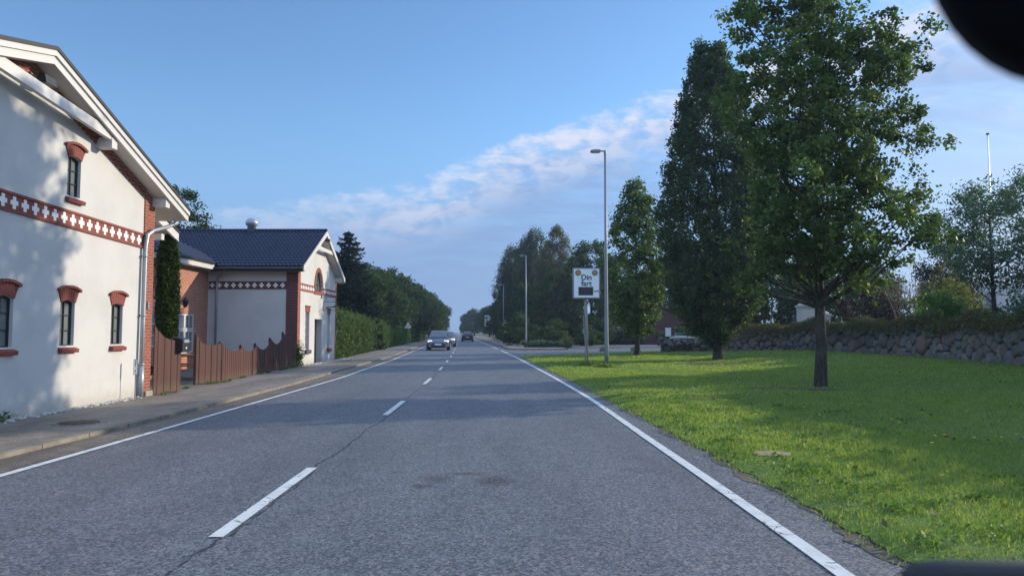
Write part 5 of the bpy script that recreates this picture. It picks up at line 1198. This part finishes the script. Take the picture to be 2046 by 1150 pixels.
for (x, y, s, a, lb) in ((14.0, 97, .95, 1.0, 'dark tree behind the slender young oak'), (20.5, 99, .9, 2.0, 'dark tree behind the red brick house, left of the columnar oak'), (1.6, 93, .62, 3.0, 'dark tree filling in before the three birches'), (5.2, 88, 0.72, 4.0, 'dark tree low before the golden birch'), (1.4, 126, 1.02, 2.6, 'tall dark tree behind the left birch'), (6.4, 124, 1.05, 1.1, 'tall dark tree behind the golden birch'), (28, 97, .85, 5.0, 'dark tree hidden mostly by the columnar oak'), (23.5, 76, .72, .6, 'dark tree on the far side of the parking apron'), (30.5, 78, .72, 1.6, 'dark tree far behind the gate pillar')):
    copy_tree(Bd, (x, y, 0), a, s, lb)
RT = [(-1.0, 125, 0.90, 0.0), (-1.6, 139, 0.92, 1.5), (-3.0, 155, 0.92, 2.4), (-4.4, 178, 0.92, 3.5), (-6.2, 205, 1.08, 4.2), (-13.0, 256, 1.18, 5.0), (-17.0, 305, 1.15, 0.5), (-22.4, 370, 0.9, 1.6), (-31, 480, 0.9, 2.6), (-39, 600, 0.9, 3.0)]
for i, (x, y, s, a) in enumerate(RT): copy_tree(A, (x, y, 0), a, s * 1.02, (('first',) + nm)[i] + ' leafy tree of the right roadside row, counted from the third lamp', 'leafy trees lining the right side')
# low dark shrubs under the birches
sb = shrub('dark_shrub', 'dense dark shrub at the foot of the left birch', (0.6, 77, 0.0), 3.2, 2.0, 'leaf_dark', 84, 0.22, 70, 70, group='dark shrubs beyond the junction')
for (x, y, s, a, lb) in ((4.3, 75.5, (0.9, .9, .8), 1, 'dense dark shrub right of the second lamp'), (0.9, 88, (.9, .9, .9), 2, 'dense dark shrub right of the reflector post'), (1.0, 104, (1.1, .9, 1), 3, 'dense dark shrub behind the warning triangle'), (8.0, 79, (0.9, .9, .65), 4, 'dark shrub under the dark tree by the speed display pole'), (13.4, 87.5, (1.2, .9, .55), 5, 'dark shrub right of the brick house centre'), (19.5, 86.5, (1.3, 1, .62), 0, 'dark shrub before the right end of the brick house'),
                          (-0.6, 122, (1, 1, .9), 1.5, 'dark shrub right of the advertising board'), (27, 84, (1.5, 1, .9), 2.5, 'dark shrub behind the low wall end'), (11, 89, (1.3, .8, .55), 3.3, 'dark shrub before the middle of the brick house')):
    copy_tree(sb, (x, y, 0), a, s, lb)
shrub('small_round_shrub', 'small round yellowish shrub on a short stem at the end of the flowered bed', (5.2, 69.5, 0.1), 1.0, 0.5, 'yshrub', 85, 0.12, 25, 40)
rs = np.random.RandomState(86); wb = thing('flowering_ground_shrub', 'low sprawling shrub with pale arching twigs beside the second lamp', 'shrub', (3.4, 66.5, 0.1))
C = []; 
for k in range(60):
    a = rs.uniform(0, 2 * PI); cx_, cy_ = 3.2 + rs.uniform(-2.0, 2.0), 67.0 + rs.uniform(-1.6, 1.6); L = rs.uniform(.4, .9); s = np.linspace(0, 1, 26)
    C.append(np.stack([cx_ + np.cos(a) * L * s, cy_ + np.sin(a) * L * s, 0.12 + 0.75 * np.sin(s * 2.6) * L * 0.9], 1))
C = np.concatenate(C) + rs.normal(size=(60 * 26, 3)) * 0.03; V, F = leaf_quads(C, 0.13, 0.08, rs)
mkobj('pale_twigs', V, F, MAT['greyshrub'], wb, attrs={'tint': rs.uniform(0.4, 1, len(C))})
C = np.stack([3.2 + rs.uniform(-2.1, 2.1, 5000), 67 + rs.uniform(-1.7, 1.7, 5000), 0.1 + np.abs(rs.normal(size=5000)) * 0.2], 1); V, F = leaf_quads(C, 0.12, 0.07, rs); mkobj('foliage', V, F, MAT['leaf_dark'], wb, attrs={'tint': rs.uniform(0, .9, 5000)})
# hedges on the left
def hedge(label, p, q, h0, h1_, th, mat, seed, L=0.09, dens=420, rag=0.06):
    rs = np.random.RandomState(seed); t_ = thing('hedge', label, 'hedge', (p[0], p[1], 0)); p = np.array(p, float); q = np.array(q, float); d_ = q - p; Ln = np.linalg.norm(d_); d_ /= Ln; n_ = np.array([d_[1], -d_[0]])
    N = int(dens * Ln * (h0 + th + 0.5 * h0)); s = rs.uniform(0, 1, N); hh = h0 + (h1_ - h0) * s; k = rs.uniform(0, 1, N)
    tot = 1.0 + 0.35 + 0.3; face = np.where(k < 0.62, 0, np.where(k < 0.88, 1, 2))
    lum = 0.10 * np.sin(s * Ln * 1.9 + seed) + 0.07 * np.sin(s * Ln * 4.3) + rs.normal(size=N) * rag
    o_ = np.where(face == 0, 0 + lum, -rs.uniform(0, th, N)); z = np.where(face == 0, rs.uniform(0.02, 1, N) * hh, hh + lum * 0.8 + np.abs(rs.normal(size=N)) * rag)
    u = s * Ln; e = face == 2; u = np.where(e, np.where(rs.uniform(size=N) < 0.5, 0, Ln) + rs.normal(size=N) * rag, u); o_ = np.where(e, -rs.uniform(0, th, N), o_); z = np.where(e, rs.uniform(0, 1, N) * hh, z)
    o_ = o_ - 0.10 * (z / hh) ** 2
    C = np.stack([p[0] + d_[0] * u + n_[0] * o_, p[1] + d_[1] * u + n_[1] * o_, z], 1)
    V, F = leaf_quads(C, L, L * 0.62, rs); cl_ = 0.5 + 0.5 * np.sin(u * 2.3 + z * 3 + seed) * np.sin(u * 0.9 + z * 1.1)
    mkobj('foliage', V, F, MAT[mat], t_, attrs={'tint': np.where(rs.uniform(size=N) > .985, 1.0, np.clip(0.45 * cl_ + 0.5 * rs.uniform(0, 1, N), 0, .94))})
    m_ = MB(); i_ = 0.12; P = lambda u_, o: (p[0] + d_[0] * u_ + n_[0] * o, p[1] + d_[1] * u_ + n_[1] * o)
    vs = []
    for (u_, hz) in ((i_, h0), (Ln - i_, h1_)):
        for o in (-i_, -th + i_):
            for z in (0.0, hz - 0.15): x, y = P(u_, o); vs.append((x, y, z))
    m_._add(vs, [(0, 1, 3, 2), (4, 6, 7, 5), (0, 4, 5, 1), (2, 3, 7, 6), (1, 5, 7, 3)]); m_.build('inner_branches', MAT['mosscore'], t_)
hedge('long wild hedge along the left pavement right after the white shop house', (-9.15, 37.6), (-11.7, 70), 2.45, 2.05, 1.5, 'hedge', 91, 0.14, 210, 0.13)
hedge('clipped brighter hedge just beyond the long wild hedge', (-11.7, 72.5), (-12.3, 84), 1.55, 1.5, 1.2, 'hedge2', 92, 0.14, 200, 0.05)
hedge('clipped taller green hedge behind the bright one, below the left warning triangle', (-12.55, 84.5), (-13.6, 99), 1.95, 1.9, 1.6, 'hedge2', 93, 0.16, 160, 0.05)
hedge('farthest loose hedge on the left, ending near the oncoming cars', (-13.9, 103), (-16.6, 140), 1.9, 1.9, 1.4, 'hedge', 94, 0.2, 90, 0.10)
_h0 = set(bpy.data.objects)  # unseen hedge added so its shadow gives the verge a crisp shade edge
hedge('added clipped hedge on the wall top, unseen beyond the right edge, casting the shade line on the verge', (13.75, -8.0), (15.0, 19.3), 2.02, 2.12, 1.1, 'hedge2', 95, 0.12, 150, 0.05)
for _o in set(bpy.data.objects) - _h0:
    if _o.parent is None: _o.location.z = 1.42
# red brick house beyond the parking apron
rb = thing('low_brick_house', 'low dull red brick house in the shade beyond the parking apron', 'house', (14, 92, 0))
m_ = MB(); m_.box(6.5, 24.5, 91, 99, 0, 2.6); m_.prism([(6.5, 2.601), (24.5, 2.601), (18.5, 4.4), (15.5, 4.4)], lambda u, v, d_: (u, d_, v), 91.0, 99); m_.build('wall', MAT['dullbrick'], rb)
m_ = MB(); m_.prism([(5.9, 2.5), (6.1, 2.42), (15.5, 4.42), (18.5, 4.42), (24.9, 2.42), (25.1, 2.5), (18.6, 4.55), (15.4, 4.55)], lambda u, v, d_: (u, d_, v), 90.6, 99.3); m_.build('roof', MAT['dullbrick'], rb)
for x in (8.2, 12.4, 20.0): m_ = MB(); m_.box(x, x + 1.2, 90.95, 90.99, 0.9, 2.1); wf = m_.build('window', MAT['white'], rb); m_ = MB(); m_.box(x + .08, x + 1.12, 90.92, 90.945, 0.98, 2.02); m_.build('pane', MAT['glass'], wf)

# ------------------------------------------------------------------ cars
def carpaint(name, c):
    m, t, p = M(name, 0.32, 0.45, 0.5); p.inputs['Coat Weight'].default_value = 0.7; p.inputs['Coat Roughness'].default_value = 0.05
    n = t.noise(objc(t), 3, 3); t.link(t.mix(n, tuple(x * 0.9 for x in c), tuple(x * 1.1 for x in c)), p.inputs['Base Color']); return m
MAT['lamp_on'] = M('headlight on', 0.2)[0]; _p = MAT['lamp_on'].node_tree.nodes['Principled BSDF']; _p.inputs['Base Color'].default_value = (.9, .9, .9, 1); _p.inputs['Emission Color'].default_value = (1, .97, .9, 1); _p.inputs['Emission Strength'].default_value = 0.9
MAT['tail'] = simple('tail lamp', (0.25, 0.01, 0.01), 0.2, var=0.1)
MAT['tailrefl'] = simple('lamp glass', (0.55, 0.57, 0.6), 0.15, 0.3, var=0.1)
def car(name, label, paint, loc, rz, front=True):
    t_ = thing(name, label, 'car', (0, 0, 0), 'cars on the road')
    st = [(-2.12, .34, .60, .60), (-2.06, .24, .70, .76), (-1.80, .20, .80, .84), (-1.35, .18, .90, .88), (-0.95, .18, .96, .89), (0, .18, .97, .90), (1.2, .18, .99, .89), (1.75, .22, 1.0, .86), (2.0, .28, .98, .80), (2.08, .36, .92, .72)]
    m_ = MB(); k = 11
    def sec(y, zb, zt, hw):
        h = zt - zb; half = [(0, zb), (hw * .82, zb), (hw * .97, zb + .10), (hw, zb + h * .45), (hw * .985, zb + h * .72), (hw * .93, zt - .02), (hw * .80, zt + .015)]
        return [(x, y, z) for x, z in half] + [(0, y, zt + .03)] + [(-x, y, z) for x, z in reversed(half[1:])]
    S = [sec(*s) for s in st]; n = len(S[0])
    for s in S: m_.v += s
    for i in range(len(S) - 1):
        for j in range(n): m_.f.append((i * n + j, i * n + (j + 1) % n, (i + 1) * n + (j + 1) % n, (i + 1) * n + j)); m_.a.append(.5)
    m_.f.append(tuple(range(n - 1, -1, -1))); m_.f.append(tuple((len(S) - 1) * n + j for j in range(n))); m_.a += [.5, .5]
    # roof shell
    g0 = [(-1.12, .95, .76), (-0.30, 1.44, .60), (0.2, 1.50, .62), (0.9, 1.49, .61), (1.45, 1.42, .57), (1.93, 1.0, .70)]
    b = len(m_.v)
    for y, z, hw in g0: m_.v += [(-hw, y, z), (-hw * .6, y, z + .035), (hw * .6, y, z + .035), (hw, y, z)]
    for i in range(len(g0) - 1):
        for j in range(3): q = b + i * 4 + j; m_.f.append((q, q + 1, q + 5, q + 4)); m_.a.append(.5)
    # side shells down to the belt
    b = len(m_.v)
    for y, z, hw in g0: m_.v += [(-hw, y, z), (-.80, y, .95), (hw, y, z), (.80, y, .95)]
    for i in range(len(g0) - 1): q = b + i * 4; m_.f += [(q, q + 4, q + 5, q + 1), (q + 2, q + 3, q + 7, q + 6)]; m_.a += [.5, .5]
    body_ = m_.build('body', paint, t_, True); body_.modifiers.new('edge', 'EDGE_SPLIT').split_angle = R(38)
    def quad(nm_, pts_, mat, par=t_, off=(0, 0, 0)): return mkobj(nm_, [tuple(Vector(p_) + Vector(off)) for p_ in pts_], [tuple(range(len(pts_)))], mat, par)
    quad('windscreen', [(-.70, -1.04, 1.005), (.70, -1.04, 1.005), (.54, -.36, 1.43), (0, -.33, 1.46), (-.54, -.36, 1.43)], MAT['carglass'], off=(0, -.03, .035))
    quad('rear_window', [(-.60, 1.87, 1.08), (-.50, 1.52, 1.385), (.50, 1.52, 1.385), (.60, 1.87, 1.08)], MAT['carglass'], off=(0, .03, .035))
    for s in (-1, 1):
        for (ya, yb, yc, yd) in ((-.85, .20, .20, -.35), (.28, 1.15, 1.05, .28)):
            quad('side_window', [(s * .802, ya, 1.0), (s * .802, yb, 1.0), (s * .63, yc, 1.41), (s * .63, yd, 1.40)], MAT['carglass'], off=(s * .012, 0, 0))
        m_ = MB(); m_.prism([(-.14, -2.05), (.18, -1.98), (.22, -1.70), (.10, -1.80)], lambda u, v, d_: (s * (.60 + u), v, .66 + d_), 0, .13); m_.build('headlight', MAT['lamp_on'] if front else MAT['tailrefl'], t_)
        m_ = MB(); m_.box(min(s * .56, s * .82), max(s * .56, s * .82), 1.93, 2.06, .72, .95); m_.build('tail_light', MAT['tail'], t_)
        m_ = MB(); m_.box(min(s * .88, s * 1.04), max(s * .88, s * 1.04), -.82, -.70, .97, 1.09); bevel(m_.build('wing_mirror', MAT['black'] if not front else paint, t_), .03)
        m_ = MB(); m_.box(min(s * .50, s * .70), max(s * .50, s * .70), -2.10, -2.06, .34, .44); m_.build('fog_light', MAT['tailrefl'], t_)
        for y in (-1.33, 1.30):
            m_ = MB(); m_.tube([(s * .66, y, .31), (s * .905, y, .31)], .335, 22); m_.build('wheel_arch', MAT['black'], t_)
            m_ = MB(); m_.tube([(s * .70, y, .31), (s * .915, y, .31)], [.31, .31], 22); wl = m_.build('wheel', MAT['rubber'], t_)
            m_ = MB(); m_.tube([(s * .90, y, .31), (s * .925, y, .31)], [.20, .18], 16)
            for a in range(5): m_.bar((s * .928, y, .31), (s * .928, y + .18 * math.cos(a * 1.257), .31 + .18 * math.sin(a * 1.257)), .02, .04, up=(1, 0, 0))
            m_.build('rim', MAT['zinc'], wl)
    m_ = MB(); m_.box(-.48, .48, -2.135, -2.09, .46, .58); m_.build('grille', MAT['black'], t_)
    m_ = MB(); m_.box(-.46, .46, -2.12, -2.08, .26, .38); m_.build('air_intake', MAT['black'], t_)
    m_ = MB(); m_.box(-.26, .26, -2.15, -2.14, .42, .53); m_.build('number_plate', MAT['sign_white'], t_)
    m_ = MB(); m_.box(-.26, .26, 2.085, 2.10, .62, .73); m_.build('number_plate', MAT['sign_white'], t_)
    m_ = MB(); m_.box(-.62, .62, 2.05, 2.11, .32, .50); m_.build('rear_bumper', MAT['black'], t_)
    t_.location = loc; t_.rotation_euler = (0, 0, rz); return t_
car('parked_car', 'x', carpaint('silver blue paint', (0.13, 0.14, 0.165)), (-5.9, 59.8, 0.0), R(4))
bpy.data.objects['parked_car'].name = 'moving_car'; tag(bpy.data.objects['moving_car'], 'silver grey hatchback driving towards us, nearest car on the left lane')
car('moving_car', 'beige silver car following close behind the nearest oncoming hatchback', carpaint('champagne paint', (0.30, 0.27, 0.25)), (-6.55, 74.5, 0.0), R(4))
car('moving_car', 'dark red car driving away from us in the right lane', carpaint('dark red paint', (0.07, 0.022, 0.028)), (-7.05, 117, 0.0), R(176 + 8), False)

# ------------------------------------------------------------------ grass of the lawn
rs = np.random.RandomState(101)
def blades(name, y0, y1, dens, h, wd, label):
    A_ = 0; P = []
    n = int(dens * (y1 - y0) * (max(0, min(0.72 * y1 + 0.5, 16.4) - 1.6)))
    Y = rs.uniform(y0, y1, n); X = rs.uniform(0, 1, n) * min(0.72 * y1 + 1.0, 16.6)
    edge = np.array([xlawn(y) for y in np.linspace(y0, y1, 900)]); e = np.interp(Y, np.linspace(y0, y1, 900), edge); wx_ = np.array([xw(y) for y in np.linspace(y0, y1, 60)]); w_ = np.interp(Y, np.linspace(y0, y1, 60), wx_)
    ok = (X > e + 0.03 - np.abs(rs.normal(size=n)) * 0.09) & (X < w_ - 0.05) & (X < 0.73 * Y + 0.6)
    for (hx, hy, rx, ry) in ((6.7, 17.8, 1.5, 0.8), (8.6, 32.0, 1.3, 2.6), (6.3, 40.5, 0.8, 2.2), (2.9, 8.36, 0.14, 0.10), (3.15, 11.0, .28, .22), (3.0, 10.3, .2, .12)):
        ok &= ~((((X - hx) / rx) ** 2 + ((Y - hy) / ry) ** 2 < rs.uniform(0.4, 1.3, n)) & (rs.uniform(size=n) < 0.88))
    X, Y, e = X[ok], Y[ok], e[ok]; n = len(X)
    Z = np.array([zl(x, y) for x, y in zip(X, Y)])
    patch = np.clip(0.5 + 0.3 * np.sin(X * 2.1 + 1.3 * np.sin(Y * 1.3)) * np.sin(Y * 1.7 + np.sin(X * 2.9)) + 0.28 * np.sin(X * 6.3 + 2 * np.sin(Y * 3.1)) * np.sin(Y * 5.1 + 2 * np.sin(X * 4.3)) + 0.2 * np.sin(X * 0.9 + Y * 0.5), 0, 1); edge_k = np.clip((X - e) / 0.35, 0.75, 1)
    H_ = h * rs.uniform(0.4, 1.15, n) * (0.5 + 0.9 * patch) * edge_k; a = rs.uniform(0, 2 * PI, n); lean = rs.uniform(0.1, 0.9, n) * H_; la = rs.uniform(0, 2 * PI, n)
    W_ = wd * rs.uniform(0.6, 1.3, n)
    bx_ = np.stack([np.cos(a) * W_, np.sin(a) * W_, np.zeros(n)], 1); p = np.stack([X, Y, Z - 0.004], 1)
    mid = p + np.stack([np.cos(la) * lean * .35, np.sin(la) * lean * .35, H_ * 0.6], 1); tip = p + np.stack([np.cos(la) * lean, np.sin(la) * lean, H_], 1)
    V = np.stack([p - bx_ * .5, p + bx_ * .5, mid + bx_ * .35, tip, mid - bx_ * .35], 1).reshape(-1, 3)
    F = np.arange(n * 5, dtype=np.int32).reshape(n, 5)
    ti = np.clip(0.35 * patch + 0.6 * rs.uniform(0, 1, n), 0, .94); ti[rs.uniform(size=n) > .965] = 1.0
    o = mkobj(name, V, F, MAT['grassblade'], None, attrs={'tint': ti}); tag(o, label, 'grass', kind='stuff'); return o
blades('grass', 3.2, 9.5, 3600, 0.050, 0.006, 'short lit green grass of the verge close to the road')
blades('grass', 9.5, 16, 1500, 0.055, 0.009, 'short green grass of the lawn around the nearest oak')
blades('grass', 16, 28, 560, 0.06, 0.015, 'short green grass of the middle lawn')
blades('grass', 28, 54, 170, 0.07, 0.03, 'short green grass of the far lawn')
rw = np.random.RandomState(140); C = []; T = []
for k in range(170):
    y = rw.uniform(4.3, 16) ; x = xlawn(y) + 0.08 + abs(rw.normal()) * 1.6
    if x > 0.72 * y + 0.3: continue
    m2 = rw.randint(14, 60); sz = rw.uniform(0.04, 0.16); C.append(np.stack([x + rw.normal(size=m2) * sz, y + rw.normal(size=m2) * sz, zl(x, y) + 0.02 + np.abs(rw.normal(size=m2)) * 0.02], 1)); T.append(np.full(m2, rw.uniform(0, 0.8)))
C = np.concatenate(C); V, F = leaf_quads(C, 0.036, 0.028, rw, 0.3)
tag(mkobj('clover', V, F, MAT['clover'], None, attrs={'tint': np.concatenate(T)}), 'dark patches of clover and broad leaved weeds in the lit verge', 'weeds', kind='stuff')
# yellow flowers, seed heads and fallen leaves in the grass
m_ = MB(); rng = random.Random(33); pts_ = [(4.55, 8.1), (5.15, 9.1), (5.3, 9.15), (5.7, 11.2), (5.5, 10.6), (4.7, 11.4), (5.9, 9.0), (3.5, 9.6), (6.6, 12.0), (6.9, 13.8), (5.1, 13.0), (7.2, 11.8), (3.9, 6.8), (6.2, 13.6), (4.95, 8.0)]
for (x, y) in pts_:
    h = rng.uniform(0.07, 0.22) if (x, y) in ((4.55, 8.1), (4.95, 8.0)) else rng.uniform(0.05, 0.09)
    m_.cur = 0.8; m_.lathe((x, y, zl(x, y) + h), [(0.004, 0), (0.022, 0.008), (0.016, 0.014)], 7)
tag(m_.build('dandelion_flowers', simple('yellow petals', (0.55, 0.36, 0.04), 0.6), None), 'scattered yellow dandelion flowers in the shaded grass', 'flowers', kind='stuff')
n = 900; rs2 = np.random.RandomState(34); X = rs2.uniform(2.3, 12, n); Y = rs2.uniform(4, 24, n); ok = (X < 0.72 * Y + .4); X, Y = X[ok], Y[ok]; C = np.stack([X, Y, [zl(x, y) + 0.04 for x, y in zip(X, Y)]], 1); V, F = leaf_quads(C, 0.05, 0.035, rs2, 2.0)
tag(mkobj('fallen_leaves', V, F, MAT['drygrass'], None, attrs={'tint': rs2.uniform(0.3, 1, len(X))}), 'brown and pale fallen leaves lying in the grass', 'leaves', kind='stuff')
# weeds along the wall foot and the pavement edge
rs3 = np.random.RandomState(35); C = []
for (cx_, cy_) in ((-7.78, 11.3), (-7.78, 9.6), (-7.80, 10.2)): C.append(rs3.normal(size=(160, 3)) * np.array([.05, .16, .03]) + np.array([cx_, cy_, .10]))
for k in range(26): y = rs3.uniform(16, 29); x = np.interp(y, [16, 19.3, 20.2, 22.4, 29.4], [-7.6, -8.1, -7.85, -8.1, -8.5]); C.append(rs3.normal(size=(26, 3)) * np.array([.03, .06, .02]) + np.array([x + .05, y, .07]))
C = np.concatenate(C); V, F = leaf_quads(C, 0.08, 0.02, rs3, 0, 0); tag(mkobj('weeds', V, F, MAT['hedge2'], None, attrs={'tint': rs3.uniform(0, 1, len(C))}), 'small weeds growing at the foot of walls and fence', 'weeds', kind='stuff')
for (x, y, r_) in ((3.74, 29.33, .32), (3.03, 30.2, .22)):
    n = 420; C = np.stack([x + rs3.normal(size=n) * r_ * .6, y + rs3.normal(size=n) * r_ * .6, 0.05 + np.abs(rs3.normal(size=n)) * .07], 1); V, F = leaf_quads(C, 0.16, 0.03, rs3, 0, 0)
    tag(mkobj('grass_tuft', V, F, MAT['grassblade'], None, attrs={'tint': rs3.uniform(0, .5, n)}), 'uncut grass tuft around the foot of the tall lamp' if r_ > .3 else 'uncut grass tuft around the foot of the speed display pole', 'grass tuft', kind='stuff')

# ------------------------------------------------------------------ our own car: mirror and wiper at the edges of the view
rm = thing('rear_view_mirror', 'blurred black rear view mirror housing in the upper right corner', 'mirror', (0.27, 0.26, 1.56))
m_ = MB()
def rrect(hw, hh, r_, n=8): return [(sx_ * (hw - r_) + r_ * math.cos(a0 + PI / 2 * i / n), sz_ * (hh - r_) + r_ * math.sin(a0 + PI / 2 * i / n)) for (sx_, sz_, a0) in ((1, 1, 0), (-1, 1, PI / 2), (-1, -1, PI), (1, -1, 3 * PI / 2)) for i in range(n + 1)]
MC = (0.282, 0.26, 1.559)
for k_, (sc, y_) in enumerate(((1.0, 0.0), (1.0, 0.012), (0.9, 0.035), (0.6, 0.05))):
    m_.v += [(MC[0] + u * sc, MC[1] + y_, MC[2] + v * sc) for u, v in rrect(0.125, 0.066, 0.060)]
n = 36
for i in range(3):
    for j in range(n): m_.f.append((i * n + j, i * n + (j + 1) % n, (i + 1) * n + (j + 1) % n, (i + 1) * n + j)); m_.a.append(.5)
m_.f += [tuple(range(n - 1, -1, -1)), tuple(3 * n + j for j in range(n))]; m_.a += [.5, .5]
m_.build('housing', MAT['mirrorblack'], rm, True)
m_ = MB(); m_.tube([(MC[0], MC[1] + .045, MC[2]), (MC[0], MC[1] + .09, MC[2] + .05), (MC[0], MC[1] + .12, MC[2] + .12)], .012, 10); m_.build('stem', MAT['black'], rm, True)

wp_ = thing('wiper_arm', 'blurred black wiper arm at the lower right corner', 'wiper', (0.4, 0.5, 1.23))
m_ = MB(); m_.tube([(0.259, 0.50, 1.238), (0.266, 0.50, 1.2405), (0.285, 0.50, 1.241), (0.42, 0.51, 1.237), (0.55, 0.53, 1.232)], [0.004, 0.0075, 0.009, 0.009, 0.009], 12); m_.build('arm', MAT['black'], wp_, True)
m_ = MB(); m_.box(0.275, 0.56, 0.50, 0.508, 1.222, 1.230); m_.build('blade', MAT['rubber'], wp_)

# ------------------------------------------------------------------ thin evening haze
hz = MB(); hz.box(-140, 160, -30, 760, -1.2, 19.5); hm = bpy.data.materials.new('haze'); hm.use_nodes = True; ht = NT(hm.node_tree); ht.n.clear()
pv = ht.add('ShaderNodeVolumePrincipled'); pv.inputs['Color'].default_value = (0.62, 0.78, 1.0, 1); pv.inputs['Density'].default_value = 0.00045; pv.inputs['Anisotropy'].default_value = 0.3
ho = ht.add('ShaderNodeOutputMaterial'); ht.link(pv.outputs[0], ho.inputs['Volume'])
tag(hz.build('haze', hm), 'faint bluish evening haze over the whole street', 'haze', kind='stuff')
